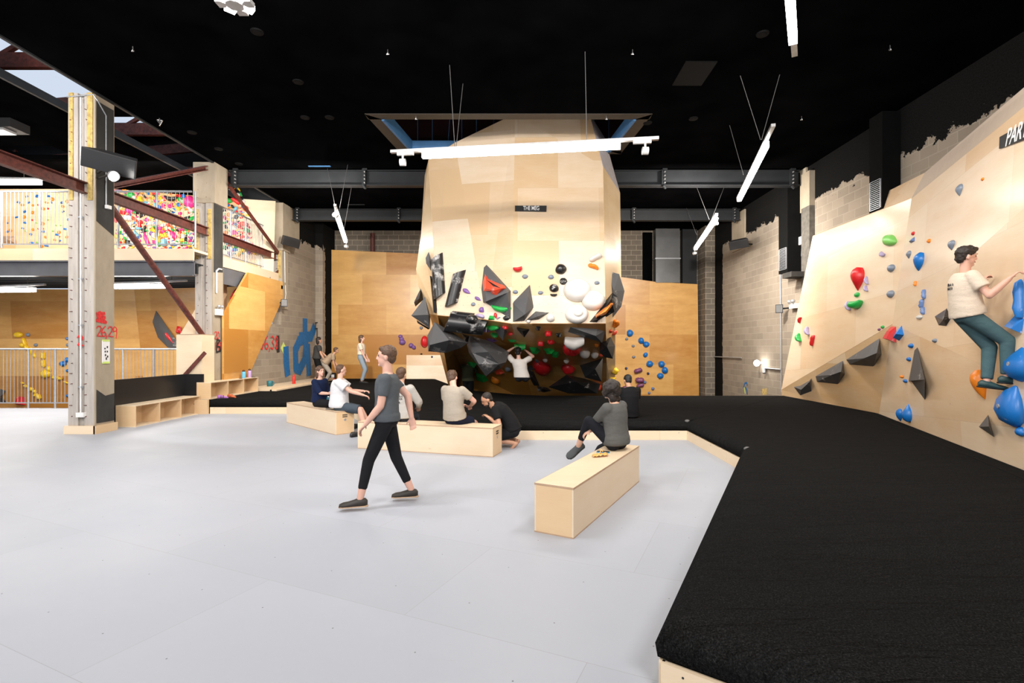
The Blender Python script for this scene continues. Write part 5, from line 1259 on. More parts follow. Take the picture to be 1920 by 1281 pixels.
# ------------------------------------------------------------ speakers, floodlights, wall fittings
def speaker(c, s, yaw, tilt, label, roll=0, arm_to=None):
    M_ = Matrix.Translation(c)@Matrix.Rotation(yaw, 4, 'Z')@Matrix.Rotation(tilt, 4, 'X')@Matrix.Rotation(roll, 4, 'Y')
    t = thing('speaker', c, label, 'speaker'); w, d, h = s
    pts = [(-w/2, -d/2), (w/2, -d/2), (w*.35, d/2), (-w*.35, d/2)]
    mb = MB().prism([M_@V((x, y, -h/2)) for x, y in pts], (M_.to_3x3()@V((0, 0, h)))); bevel(obj('cabinet', mb, M['black'], t), .01)
    mb = MB().prism([M_@V(q) for q in ((-w/2+.02, -d/2-.008, -h/2+.02), (w/2-.02, -d/2-.008, -h/2+.02), (w/2-.02, -d/2-.008, h/2-.02), (-w/2+.02, -d/2-.008, h/2-.02))], M_.to_3x3()@V((0, .007, 0))); obj('grille_cloth', mb, M['black_panel'], t)
    mb = MB(); mb.cone(M_@V((0, d/2-.02, 0)), M_@V((0, d/2+.12, 0)), .03, .03, 8); mb.cone(M_@V((0, 0, 0)), (arm_to if arm_to else M_@V((0, d/2+.1, 0))), .025, .025, 8); obj('bracket', mb, M['black'], t)
    return t
speaker(P(213, 306, 9.4), (.85, .36, .34), .25, .35, 'black speaker high on the nearest column beside the glaring spotlight', .22, V((-8.3, 10.0, 5.1)))
speaker(P(543, 453, 17.3), (.6, .3, .3), .9, .3, 'black speaker mounted by the far left column', .1, V((-8.28, 17.8, 5.3)))
speaker(P(1386, 457, 17.3), (.62, .34, .28), -.5, .35, 'black speaker mounted high on the right block wall', -.12, V((7.84, 17.5, 5.2)))
sp_ = thing('spotlight', P(213, 330, 9.1), 'glaring round spotlight under the big black speaker', 'light')
obj('housing', MB().cone(P(213, 330, 9.1), P(212, 325, 9.4), .09, .06, 16), M['black'], sp_); obj('arm', MB().cone(P(212, 325, 9.4), V((-8.33, 10.05, 5.0)), .02, .02, 8), M['black'], sp_); obj('lens', MB().ball(P(213, 331, 9.08), (.085, .04, .085), 16), M['spot'], sp_)
d_ = bpy.data.lights.new('spot_lamp', 'SPOT'); d_.energy = 260; d_.spot_size = 1.6; d_.shadow_soft_size = .08; d_.color = (1, .96, .9)
o = bpy.data.objects.new('spot_lamp', d_); C.objects.link(o); o.location = P(213, 332, 8.95); o.rotation_euler = (math.radians(50), 0, -.5)
def flood(c, n, label, X):
    t = thing('floodlight', c, label, 'light'); n = V(n).normalized(); x = V((0,0,1)).cross(n).normalized(); y = n.cross(x)
    def bx_(w, h, d0, d1): return MB().prism([c+x*a*w+y*b_*h+n*d0 for a, b_ in ((-1,-1),(1,-1),(1,1),(-1,1))], n*(d1-d0))
    obj('housing', bx_(.10, .125, -.05, .0), M['black'], t); obj('glass', bx_(.085, .105, .0, .008), M['cable'], t)
    obj('arm', MB().cone(c-n*.05, V((X, c.y, c.z+.02)), .025, .025, 8), M['black'], t); return t
flood(onX(533, 568, -8.05), (.35, -.8, .1), 'black floodlight on an arm at the edge of the amber plywood panel', -8.28)
flood(onXr(1461, 579, 7.55), (-.5, -.9, 0), 'black floodlight on the right block wall under the air duct', 7.84)
t = thing('emergency_light', onXr(1490, 573), 'white twin-head emergency light on the right block wall', 'light'); p = onXr(1490, 574, 7.8)
obj('housing', MB().box((7.72, p.y-.16, p.z-.07), (7.85, p.y+.16, p.z+.07)), M['white'], t)
for k in (-.1, .1): obj('lamp_head', MB().ball((7.7, p.y+k, p.z+.13), (.06, .06, .06), 12), M['alu'], t)
t = thing('spotlight', onXr(1419, 681), 'small lit spotlight low on the right block wall', 'light'); p = onXr(1419, 681, 7.6)
obj('housing', MB().cone(p+V((.02, .1, 0)), (7.85, p.y+.25, p.z), .05, .05, 10), M['white'], t); obj('lens', MB().ball(p, (.10, .04, .10), 14), M['spot'], t)
m = MB(); 
m.tube([onXr(1463, 512, 7.82), onXr(1464, 600, 7.82), onXr(1465, 735, 7.82)], .02); m.tube([onXr(1433, 690, 7.8), onXr(1464, 693, 7.8)], .025); m.cone(onXr(1433, 690, 7.8), onXr(1433, 700, 7.75), .05, .05, 8)
tag(obj('conduit', m, M['galv']), 'vertical metal conduit with side branch on the right block wall', 'pipe')
m = MB().tube([onXr(1312, 668, 7.8), onXr(1390, 671, 7.8)], .02); tag(obj('pipe', m, M['galv']), 'horizontal pipe low on the right block wall near the back corner', 'pipe')
m = MB().tube([onXr(1508, 420, 7.8), onXr(1505, 455, 7.8), onXr(1504, 480, 7.8), onXr(1515, 482, 7.8)], .03); tag(obj('conduit', m, M['galv']), 'conduit beside the black air duct above the climbing wall edge', 'pipe')
tag(obj('junction_box', MB().box((7.76, onXr(1502, 452).y-.15, onXr(1502, 452).z-.12), (7.86, onXr(1502, 452).y+.15, onXr(1502, 452).z+.1)), M['white']), 'white junction box beside the black air duct', 'box')
for X, f_, lb in ((-8.22, lambda u, v: onX(u, v, -8.22), 'small looped hook fitting on the left block wall near the dark stripe'), (7.80, lambda u, v: onXr(u, v, 7.8), 'small looped hook fitting on the right block wall near the back corner')):
    u = 594.5 if X < 0 else 1334; v = 605 if X < 0 else 607
    w = 3
    m = MB().tube([f_(u-w, v), f_(u-w, v+11), f_(u+w, v+11), f_(u+w, v), f_(u-w, v)], .018); m.tube([f_(u, v+11), f_(u, v+27)], .02); tag(obj('wall_hook', m, M['black']), lb, 'hook')
m = MB().tube([onX(533.5, 470, -8.25), onX(534.5, 530, -8.25)], .012); m.box((-8.28, 17.38, 3.66), (-8.2, 17.5, 3.78)); m.tube([onX(535, 535, -8.25), onX(536, 552, -8.22), onX(534, 565, -8.2)], .01)
tag(obj('cable', m, M['white']), 'white conduit and cable down the left block wall to the floodlight', 'cable')
# ceiling fittings
HK = ['left of the strip light chains', 'right of the boulder strip light chains', 'above the nearest concrete column', 'at the left corner of the ceiling opening', 'at the right corner of the ceiling opening', 'high above the right wall climber', 'beside the nearer right strip light']
for i, (u, v) in enumerate([(727, 93), (1186, 93), (249, 87), (780, 217), (1137, 217), (1669, 85), (1503, 218)]):
    p = PZ(u, v, CEIL); m = MB().tube([p, p-V((0, 0, .05)), p+V((.02, 0, -.08)), p+V((-.02, 0, -.08)), p-V((0, 0, .05))], .008)
    tag(obj('ceiling_hook', m, M['chrome']), 'small metal eye hook on the black ceiling, '+HK[i], 'hook', 'ceiling eye hooks')
p = PZ(299, 222, CEIL); tag(obj('ceiling_anchor', MB().tube([p, p+V((.02, 0, -.12)), p+V((-.05, 0, -.03)), p+V((.05, .02, -.04)), p+V((0, 0, -.16))], .015), M['chrome']), 'pale forked anchor on the ceiling left of the middle', 'hook')
VT = ['right of the star-shaped white light', 'first of the row beside the roof slit', 'second of the row beside the roof slit', 'last of the row, above the nearer grey beam', 'left of the ceiling opening', 'right of the ceiling opening', 'midway between the star light and the opening', 'closest to the left edge of the opening', 'left of the top right strip light', 'below the square ceiling hatch']
for i, (u, v) in enumerate([(482, 59), (360, 248), (410, 279), (448, 307), (572, 220), (1214, 230), (559, 153), (618, 220), (1430, 63), (1300, 222)]):
    p = PZ(u, v, CEIL); m = MB().cone(p-V((0, 0, .02)), p, .09, .10, 20); m.cone(p-V((0, 0, .025)), p-V((0, 0, .02)), .06, .06, 16)
    tag(obj('ceiling_vent', m, M['ceil_fit']), 'round black ceiling fitting '+VT[i], 'vent', 'round ceiling fittings')
p = PZ(1300, 143, CEIL); tag(obj('ceiling_hatch', MB().box((p.x-.3, p.y-.5, CEIL-.02), (p.x+.25, p.y+.3, CEIL)), M['ceil_fit']), 'square black hatch in the ceiling right of the opening', 'hatch')
for (u, v, s) in ((600, 312, .5), (679, 309, .0), (668, 384, .5)):
    if s: p = PZ(u, v, CEIL); tag(obj('ceiling_hatch', MB().box((p.x-.3, p.y-.06, CEIL-.02), (p.x+.3, p.y-.01, CEIL)), M['steel'] if v > 350 else M['blue_steel']), ('thin grey edged slot above the farther beam' if v > 350 else 'thin blue edged slot in the ceiling above the nearer beam'), 'hatch')
t = thing('light_fitting', PZ(10, 243, CEIL), 'unlit dark light fitting under the side ceiling at the left edge', 'light'); p = PZ(6, 240, 6.5)
obj('housing', MB().box((p.x-.5, p.y-.2, 6.45), (p.x+.35, p.y+.25, CEIL)), M['black'], t); obj('cover', MB().box((p.x-.5, p.y-.15, 6.40), (p.x+.15, p.y+.15, 6.45)), M['alu'], t)
# ============================================================ PEOPLE
def skin(name, col): return plain(name, col, .5, var=.06)
SK = {'fair': skin('fair_skin', (.62, .36, .25)), 'tan': skin('tan_skin', (.50, .27, .17)), 'pink': skin('pinkish_skin', (.66, .38, .29))}
HR = {'dark': plain('dark_hair', (.018, .011, .008), .6, var=.5, scale=60, bmp=.6), 'brown': plain('brown_hair', (.085, .042, .022), .55, var=.5, scale=60, bmp=.6), 'black': plain('black_hair', (.007, .006, .006), .5, var=.4, scale=60, bmp=.6)}
CL = {}
def cloth(name, col, rough=.9, var=.05, bmp=.22, scale=6):
    if name in CL: return CL[name]
    m, nt, bs = newmat(name); ob = coords(nt, 'Object')
    f = noise_t(nt, ob, 90, 3, .7); w = noise_t(nt, coords(nt, 'Object', (1.0, 1.0, 2.2)), scale, 3, .5)
    c = ramp(nt, f, [(.35, [x*(1-var) for x in col]), (.65, [min(1, x*(1+var)) for x in col])])
    nt.links.new(c, bs.inputs['Base Color']); bs.inputs['Roughness'].default_value = rough; bs.inputs['Specular IOR Level'].default_value = .2
    bump(nt, bs, w, bmp, .06); CL[name] = m; return m
EYE = plain('eye_dark', (.03, .02, .015), .2)
def ik(a, b, l1, l2, hint):
    d = b-a; L = d.length
    if L > (l1+l2)*.995: b = a+d.normalized()*(l1+l2)*.995; d = b-a; L = d.length
    x = (l1*l1-l2*l2+L*L)/(2*L); h = math.sqrt(max(0, l1*l1-x*x)); u = d.normalized()
    hint = V(hint); hn = hint-u*hint.dot(u); hn = hn.normalized() if hn.length > 1e-3 else u.orthogonal().normalized()
    return a+u*x+hn*h, b
def remesh(o, vox, smooth=3, fac=.5):
    m = o.modifiers.new('skin', 'REMESH'); m.mode = 'VOXEL'; m.voxel_size = vox; m.use_smooth_shade = True
    s = o.modifiers.new('soft', 'SMOOTH'); s.iterations = smooth; s.factor = fac; return o
def hand(mb, wrist, d, palm_n, k, curl=.5, side=1, fr=.0085, grip=False):
    """palm, four unequal fingers and a thumb; d = along the hand, palm_n = out of the palm"""
    d = d.normalized(); pn = (palm_n-d*palm_n.dot(d)).normalized(); s = d.cross(pn)*side
    c = wrist+d*.045*k
    mb.loft([(wrist+d*t*k, s*(w*k), pn*(h*k)) for t, w, h in ((-.01, .024, .018), (.02, .034, .017), (.06, .042, .015), (.09, .041, .012))], 14)
    for i, (o_, ln) in enumerate(((-.031, .068), (-.010, .078), (.011, .074), (.031, .056))):
        p = wrist+d*.086*k-s*o_*k; a = p; ang = 0
        for j, fl in enumerate((.45, .32, .25)):
            ang += curl*(1.0 if j else .7)*(1.05 if grip else 1)+i*.04
            dr = d*math.cos(ang)+pn*math.sin(ang); dr = (dr-s*o_*1.6*(1-j*.3)).normalized(); b = a+dr*ln*fl*k
            mb.cone(a, b, fr*k*(1.05-.1*j), fr*k*(.98-.1*j), 8, balls=True); a = b
    p = wrist+d*.022*k+s*.028*k; q = p+(d*.55+s*.75+pn*.35).normalized()*.034*k; r = q+(d*.85+s*.25+pn*.45).normalized()*.03*k
    mb.cone(p, q, .011*k, .0095*k, 8, balls=True); mb.cone(q, r, .0095*k, .0075*k, 8, balls=True)
def person(label, pelvis, f, spine, hands, feet, knees=((0, 0, 1),)*2, elbows=((0, 0, -1),)*2, head=None, k=1.0, skinc='fair', top=(.5, .5, .5), topn='shirt', sleeve='short', bottom=(.02, .02, .03), botn='trousers', bot='long',
           hairc='dark', hair='short', hf=None, shoes=None, vox=.011, bend=(0, 0, 0), loose=.0, toes=None, curl=.5, face=False, hem=-.03, root=None, hood=False, shoe_n='shoe', beard=False, marks=None):
    P0 = V(pelvis); f = V((*f, 0)).normalized() if len(f) == 2 else V(f).normalized(); up = V(spine).normalized(); r = f.cross(V((0, 0, 1))).normalized()
    L = .49*k; bend = V(bend)
    def sp(t):  # point along the back, t in 0..1.1 (neck base = 1)
        return P0+up*(L*t)+bend*(4*max(0, min(1, t))*(1-max(0, min(1, t))))*.5+(-f*0)
    def spd(t): return (sp(min(1.0, t+.05))-sp(max(0, t-.05))).normalized()
    nd = spd(.97)
    hfv = V(hf).normalized() if hf else f
    neck = sp(1.02); hd = V(head) if head else neck+(nd*.55+V((0, 0, .55))).normalized()*.17*k+hfv*.02*k
    rt = thing('person', root or (P0.x, P0.y, P0.z-.1), label, 'person')
    fo = (f-nd*f.dot(nd)).normalized()
    def frm(t): d = spd(t); q = (f-d*f.dot(d)).normalized(); return d, q
    rings0 = [(-.16, .10, .085), (-.10, .150, .11), (0, .165, .118), (.2, .155, .110), (.42, .140, .105), (.65, .155, .115), (.82, .165, .112), (.93, .145, .092), (1.0, .085, .07), (1.06, .055, .055)]
    def torso(mb, inf, t0, t1, extra=0):
        rs = []
        for t, w, d in rings0:
            if t < t0-.001 or t > t1+.001: continue
            dd, q = frm(max(0, t)); c = sp(t) if t >= 0 else P0+up*(L*t); e = inf+(extra*(1-t) if t < .7 else 0)
            rs.append((c, r*(w*k+e), q*(d*k+e)))
        mb.loft(rs, 24)
    sh = [sp(.90)+r*s*.172*k for s in (-1, 1)]
    hip = [P0+r*s*.088*k-up*.03*k for s in (-1, 1)]
    el, wr_ = [], []
    for i in (0, 1):
        e, w = ik(sh[i], V(hands[i]), .285*k, .25*k, elbows[i]); el.append(e); wr_.append(w)
    kn, an = [], []
    for i in (0, 1):
        a, b = ik(hip[i], V(feet[i]), .43*k, .41*k, knees[i]); kn.append(a); an.append(b)
    td = [V(toes[i] if toes else f).normalized() for i in (0, 1)]
    # body: one continuous surface
    mb = MB(); torso(mb, -.012, -.16, 1.06)
    mb.cone(sp(.95), hd-hfv*.01*k, .056*k, .052*k, 14)
    hu = (hd-neck).normalized(); hu = (hu*.5+V((0, 0, .6))-hfv*(hu*.5+V((0, 0, .6))).dot(hfv)).normalized(); hr_ = hfv.cross(hu)
    HM = Matrix((hr_, hfv, hu)).transposed().to_4x4()
    hp = lambda x, y, z: hd+(hr_*x+hfv*y+hu*z)*k
    mb.ball(hp(0, -.008, .03), (.074*k, .093*k, .086*k), 24, HM); mb.ball(hp(0, .022, -.035), (.056*k, .062*k, .072*k), 20, HM)
    mb.loft([(hp(0, .085, .03), hr_*.007*k, hfv*.006*k), (hp(0, .094, .0), hr_*.010*k, hfv*.014*k), (hp(0, .094, -.022), hr_*.016*k, hfv*.016*k), (hp(0, .086, -.028), hr_*.012*k, hfv*.01*k)], 10)
    mb.ball(hp(0, .079, -.050), (.022*k, .010*k, .009*k), 10, HM); mb.ball(hp(0, .070, -.085), (.026*k, .02*k, .018*k), 10, HM)
    mb.ball(hp(0, .077, .040), (.05*k, .014*k, .010*k), 10, HM)
    for s in (-1, 1): mb.ball(hp(s*.076, -.005, -.005), (.010*k, .020*k, .032*k), 10, HM)
    for i, s in ((0, -1), (1, 1)):
        mb.ball(sh[i], (.055*k,)*3, 14); mb.cone(sh[i], el[i], .050*k, .040*k, 14, balls=True); mb.cone(el[i], el[i].lerp(wr_[i], .3), .040*k, .041*k, 14, balls=True); mb.cone(el[i].lerp(wr_[i], .3), wr_[i], .041*k, .027*k, 14, balls=True)
        hdv = (wr_[i]-el[i]).normalized(); pn = V((0, 0, -1)) if abs(hdv.z) < .8 else r*-s
        hand(mb, wr_[i], hdv, pn, k, curl, side=(-1 if i == 0 else 1)*(1 if abs(hdv.z) < .8 else 1), fr=max(.0085, vox*.9))
        mb.cone(hip[i], kn[i], .080*k, .056*k, 16, balls=True); mb.cone(kn[i], kn[i].lerp(an[i], .3), .054*k, .056*k, 16, balls=True); mb.cone(kn[i].lerp(an[i], .3), an[i], .056*k, .036*k, 16, balls=True)
        t = td[i]; dn = (an[i]-kn[i]).normalized(); dn = (V((0, 0, -1)) if abs(t.z) < .5 else dn); dn = (dn-t*dn.dot(t)).normalized(); sd = t.cross(dn)
        h = an[i]+dn*.045*k
        mb.loft([(h+t*x*k+dn*z*k, sd*(w*k), dn*(d*k)) for x, z, w, d in ((-.06, .0, .018, .018), (-.045, -.002, .032, .032), (0, 0, .034, .036), (.07, .008, .038, .026), (.12, .014, .045, .02), (.165, .018, .042, .015), (.185, .02, .02, .008))], 14)
        for j in range(5): q = h+t*(.165-.012*abs(j-1))*k+dn*.018*k+sd*((j-2)*.018*k)*(1 if i else -1); mb.cone(q, q+t*.03*k, .0095*k, .008*k, 6, balls=True)
    remesh(obj('body', mb, SK[skinc], rt), vox, 3)
    # face details
    if face:
        for s in (-1, 1):
            obj('eye', MB().ball(hp(s*.028, .078, .018), (.011*k, .007*k, .006*k), 10, HM), EYE, rt); obj('eyebrow', MB().ball(hp(s*.029, .087, .043), (.017*k, .005*k, .0045*k), 8, HM), HR[hairc], rt)
        obj('lips', MB().ball(hp(0, .089, -.05), (.019*k, .006*k, .007*k), 10, HM), plain('lips', (.42, .13, .10), .5), rt)
    # hair
    hb = MB()
    if hair == 'short':
        hb.ball(hp(0, -.022, .048), (.083*k, .096*k, .088*k), 22, HM); hb.ball(hp(0, -.05, -.005), (.070*k, .06*k, .07*k), 16, HM); hb.ball(hp(0, .045, .095), (.05*k, .035*k, .025*k), 12, HM)
    elif hair == 'curly':
        for i in range(34):
            q = V((R.gauss(0, 1), R.gauss(-.5, .8), R.gauss(.2, 1))).normalized(); hb.ball(hp(q.x*.085, -.03+q.y*.085, .015+q.z*.10), ((.040+R.random()*.02)*k,)*3, 10)
        for i in range(8): hb.ball(hp(R.uniform(-.07, .07), -.07, -.08-R.random()*.07), (.045*k,)*3, 10)
        hb.ball(hp(0, -.035, .03), (.1*k, .1*k, .11*k), 20, HM)
    elif hair == 'tousled':
        hb.ball(hp(0, -.022, .05), (.086*k, .1*k, .09*k), 22, HM); hb.ball(hp(0, -.055, -.01), (.068*k, .055*k, .068*k), 16, HM)
        for i in range(26):
            q = V((R.uniform(-1, 1), R.uniform(-1, .8), R.uniform(.2, 1))).normalized(); hb.ball(hp(q.x*.075, -.012+q.y*.085, .05+q.z*.085), (.022*k, .026*k, .018*k), 8, HM)
        hb.ball(hp(0, .065, .1), (.05*k, .035*k, .028*k), 12, HM)
    elif hair == 'long':
        hb.ball(hp(0, -.02, .045), (.087*k, .1*k, .09*k), 22, HM); hb.loft([(hp(0, -.045, z), hr_*w*k, hfv*d*k) for z, w, d in ((.05, .07, .05), (0, .09, .07), (-.07, .092, .065), (-.13, .085, .05), (-.17, .05, .02))], 16)
    elif hair == 'bun':
        hb.ball(hp(0, -.02, .042), (.083*k, .098*k, .088*k), 22, HM); hb.ball(hp(0, -.09, .08), (.04*k,)*3, 14)
    elif hair == 'cropped':
        hb.ball(hp(0, -.024, .045), (.078*k, .088*k, .083*k), 22, HM); hb.ball(hp(0, -.05, -.01), (.066*k, .05*k, .06*k), 16, HM)
    ho = remesh(obj('hair', hb, HR[hairc], rt), max(vox, .010), 1, .4)
    tx = bpy.data.textures.get('strands') or bpy.data.textures.new('strands', 'CLOUDS'); tx.noise_scale = .025
    dm = ho.modifiers.new('strands', 'DISPLACE'); dm.texture = tx; dm.strength = .02 if hair in ('curly', 'tousled') else .010; dm.mid_level = .5
    if beard: remesh(obj('beard', MB().ball(hp(0, .042, -.075), (.053*k, .05*k, .034*k), 16, HM).ball(hp(0, .01, -.045), (.062*k, .03*k, .05*k), 14, HM), HR[hairc], rt), .008, 2)
    # shirt
    i0 = .018+loose; sb = MB(); torso(sb, i0, hem if hem > -.05 else -.10, 1.0, .003+loose*.6)
    d0, q0 = frm(0); hc = P0+up*(L*(hem)); sb.loft([(hc, r*(.168*k+i0+.012), q0*(.12*k+i0+.012)), (P0+up*L*.12, r*(.165*k+i0+.01), q0*(.118*k+i0+.01))], 24)
    cuffs = {'short': .62, 'long': 1.0, 'elbow': 1.0}[sleeve]
    for i in (0, 1):
        sb.ball(sh[i], (.066*k+loose*.6,)*3, 14); e = sh[i].lerp(el[i], cuffs)
        sb.cone(sh[i], e, .064*k+loose*.7, .058*k+loose*(1.2 if sleeve == 'short' else .6), 18)
        if sleeve == 'long': sb.ball(el[i], (.055*k+loose*.5,)*3, 12); sb.cone(el[i], el[i].lerp(wr_[i], .95), .055*k+loose*.5, .038*k+loose*.3, 14)
    if hood: sb.loft([(sp(.97)-fo*.05*k+nd*z*k-fo*y*k, r*w*k, fo*d*k) for z, y, w, d in ((-.09, .03, .05, .02), (-.05, .05, .11, .05), (0, .045, .12, .07), (.05, .02, .10, .07), (.075, 0, .07, .05))], 20)
    so = remesh(obj(topn, sb, cloth(topn+'_%02d%02d%02d' % tuple(int(c*99) for c in top), top), rt), .012, 3)
    # lower garment
    lb = MB(); torso(lb, .012, -.16, .2)
    for i in (0, 1):
        w0 = .018
        if bot == 'long':
            lb.cone(hip[i], kn[i], .088*k+w0*.6, .066*k+w0*.5, 18, balls=True); lb.cone(kn[i], an[i].lerp(kn[i], .05), .066*k+w0*.5, .052*k+w0*.3, 18)
        elif bot == 'shorts':
            lb.ball(hip[i], (.09*k+w0*.6,)*3, 16); lb.cone(hip[i], hip[i].lerp(kn[i], .72), .09*k+w0*.7, .078*k+w0, 18)
        elif bot == 'knee':
            lb.ball(hip[i], (.09*k+w0*.6,)*3, 16); lb.cone(hip[i], hip[i].lerp(kn[i], .96), .09*k+w0*.7, .072*k+w0, 18)
        elif bot == 'crop':
            lb.cone(hip[i], kn[i], .086*k+w0*.3, .060*k+w0*.2, 18, balls=True); lb.cone(kn[i], an[i].lerp(kn[i], .25), .060*k+w0*.2, .048*k, 18)
    remesh(obj(botn, lb, cloth(botn+'_%02d%02d%02d' % tuple(int(c*99) for c in bottom), bottom), rt), .012, 3)
    if shoes:
        for i in (0, 1):
            t = td[i]; dn = (an[i]-kn[i]).normalized(); dn = (V((0, 0, -1)) if abs(t.z) < .5 else dn); dn = (dn-t*dn.dot(t)).normalized(); sd = t.cross(dn); h = an[i]+dn*.045*k
            u_ = MB().loft([(h+t*x*k+dn*z*k, sd*(w*k), dn*(d*k)) for x, z, w, d in ((-.075, .0, .022, .025), (-.055, -.004, .042, .042), (0, -.006, .046, .05), (.06, .004, .050, .040), (.12, .012, .056, .030), (.175, .016, .054, .026), (.212, .022, .035, .016))], 18)
            so_ = obj(shoe_n, u_, shoes, rt)
            sl = MB().loft([(h+t*x*k+dn*(.034)*k, sd*(w*k), dn*.010) for x, w in ((-.082, .02), (-.06, .046), (0, .046), (.07, .053), (.14, .06), (.19, .052), (.218, .02))], 18)
            q = obj('sole', sl, M['ply_edge'] if shoe_n == 'clog' else M['black'], so_)
            q.location = V((0, 0, 0))
    if marks: marks(rt, sp, r, frm, k, i0)
    return rt, dict(sh=sh, el=el, wr=wr_, kn=kn, an=an, hd=hd, P=P0)

Z3 = V((0, 0, 1))
def back_text(n, rows, col='ink'):
    def fn(rt, sp, r, frm, k, i0):
        mb = MB()
        for ri, (t, x0, x1) in enumerate(rows):
            d, q = frm(t); x = x0
            while x < x1:
                w = R.uniform(.012, .02); tt = x/(.165*k); dep = (.112*k+i0+.004)*math.sqrt(max(.05, 1-min(.95, tt*tt)))+.004
                c = sp(t)+r*x-q*dep; mb.prism([c-d*.016, c+r*w-d*.016, c+r*w+d*R.uniform(.0, .02), c+d*.018], -q*.003); x += w+.010
        obj('printed_letters', mb, M[col], rt)
    return fn
# 1 hoodie man on the long middle bench
person('person in a light grey hoodie with faded lettering sitting on the middle bench', (-2.05, 8.58, .555), (.25, .97), (.02, .0, 1), [(-2.2, 8.92, .78), (-1.80, 8.86, .66)], [(-2.1, 9.02, .08), (-1.82, 9.0, .08)],
       top=(.42, .40, .37), topn='hoodie', sleeve='long', bottom=(.03, .035, .045), hair='short', hairc='brown', hood=True, loose=.018, knees=((0, 1, 1),)*2, hem=-.08, shoes=M['black'], elbows=((-.5, -.5, -1), (.8, -.6, -.6)), k=1.0,
       marks=back_text(3, [(.66, -.10, .12), (.58, -.10, .10), (.46, -.03, .06), (.36, -.03, .05)], 'conc_dark'))
# 2 tan t-shirt man
person('person in a tan t-shirt and navy shorts sitting with back turned on the middle bench', (-1.10, 8.29, .555), (.5, .86), (-.04, .06, 1), [(-1.05, 8.62, .72), (-.86, 8.55, .72)], [(-1.05, 8.95, .08), (-.68, 8.80, .08)],
       top=(.38, .33, .27), topn='t_shirt', bottom=(.008, .012, .03), botn='shorts', bot='shorts', hair='tousled', hairc='brown', skinc='pink', loose=.012, knees=((0, 1, 1), (.3, .5, 1)), hem=-.02, bend=(-.02, -.08, 0), shoes=M['black'],
       elbows=((-1, -.3, -.6), (1, -.2, -.5)), head=(-1.16, 8.46, 1.17), hf=(.25, .9, -.45))
# 3 crouching man
person('barefoot person in a black t-shirt crouching at the end of the middle bench', (-.17, 8.66, .30), (-1, .0), (-.55, .0, .62), [(-.56, 8.50, .52), (-.58, 8.72, .50)], [(-.16, 8.56, .09), (-.12, 8.80, .09)],
       top=(.008, .008, .009), topn='t_shirt', bottom=(.01, .01, .012), botn='shorts', bot='shorts', hair='cropped', hairc='dark', skinc='tan', face=True, beard=True, knees=((-1, -.1, .45), (-1, .3, .45)), loose=.012, hem=-.03,
       bend=(.04, 0, .14), head=(-.60, 8.62, .80), hf=(-.85, -.18, -.55), toes=((-.75, 0, -.66), (-.75, 0, -.66)), elbows=((.2, -.4, -1), (.2, .4, -1)), root=(-.17, 8.66, 0))
# 4 white shirt man on the left bench
person('person in a loose white shirt and grey denim shorts sitting sideways on the left bench', (-3.63, 10.12, .555), (.97, .22), (.02, .06, 1), [(-3.22, 10.35, .80), (-3.12, 10.02, .75)], [(-3.04, 10.22, .08), (-3.06, 9.98, .08)],
       top=(.62, .62, .64), topn='shirt', bottom=(.055, .07, .09), botn='denim_shorts', bot='knee', hair='cropped', hairc='brown', skinc='pink', loose=.035, knees=((1, 0, 1),)*2, hem=-.06, shoes=M['black'], elbows=((-.2, .6, -1), (-.2, -.7, -.9)), hf=(.75, .65, -.05))
# 5 navy top woman
person('person in a navy top and black trousers sitting on the left bench', (-4.25, 10.72, .555), (.85, -.25), (.0, .0, 1), [(-3.92, 10.82, .74), (-3.94, 10.44, .74)], [(-3.95, 10.55, .50), (-3.98, 10.78, .50)],
       top=(.006, .013, .045), topn='sweater', sleeve='elbow', bottom=(.010, .010, .012), hair='long', hairc='brown', skinc='pink', face=True, knees=((.8, .9, .1), (.8, -.9, .1)), loose=.012, hf=(.85, -.5, 0), toes=((0, -1, 0), (0, 1, 0)), k=.93, shoes=M['black'])
# 6 grey sweater woman on the front bench
W6 = person('person with dark curly hair in a grey sweater sitting on the front bench', (1.14, 6.22, .555), (-.72, .68), (-.05, .03, 1), [(.86, 6.50, .70), (.83, 6.30, .66)], [(.70, 6.42, .46), (.86, 6.78, .08)],
       top=(.10, .10, .095), topn='sweater', sleeve='long', bottom=(.010, .011, .015), hair='curly', hairc='dark', bot='crop', loose=.012, knees=((-.6, .2, .7), (-.3, .9, .8)), hf=(-.7, .75, -.15), toes=((-.78, -.25, -.55), (-.7, .7, 0)), k=.93, vox=.009,
       head=(1.07, 6.30, 1.16), hem=-.05, shoes=plain('grey_slipper', (.06, .065, .07), .8), shoe_n='slipper', elbows=((-.5, -.6, -.8), (.8, -.2, -.9)))
# 7 black t-shirt person sitting on the mat
person('person in a black t-shirt sitting on the edge of the mat with back turned', (2.03, 9.68, .46), (-.2, .97), (-.02, .05, 1), [(1.78, 9.98, .72), (2.18, 10.02, .66)], [(1.85, 10.35, .43), (2.12, 10.38, .43)],
       top=(.007, .007, .008), topn='t_shirt', bottom=(.008, .008, .009), hair='short', hairc='black', skinc='tan', knees=((0, .2, 1),)*2, bend=(0, -.10, 0), k=.93, loose=.012, hem=-.06, hf=(-.3, .9, -.3), head=(2.01, 9.82, 1.04), shoes=M['black'])
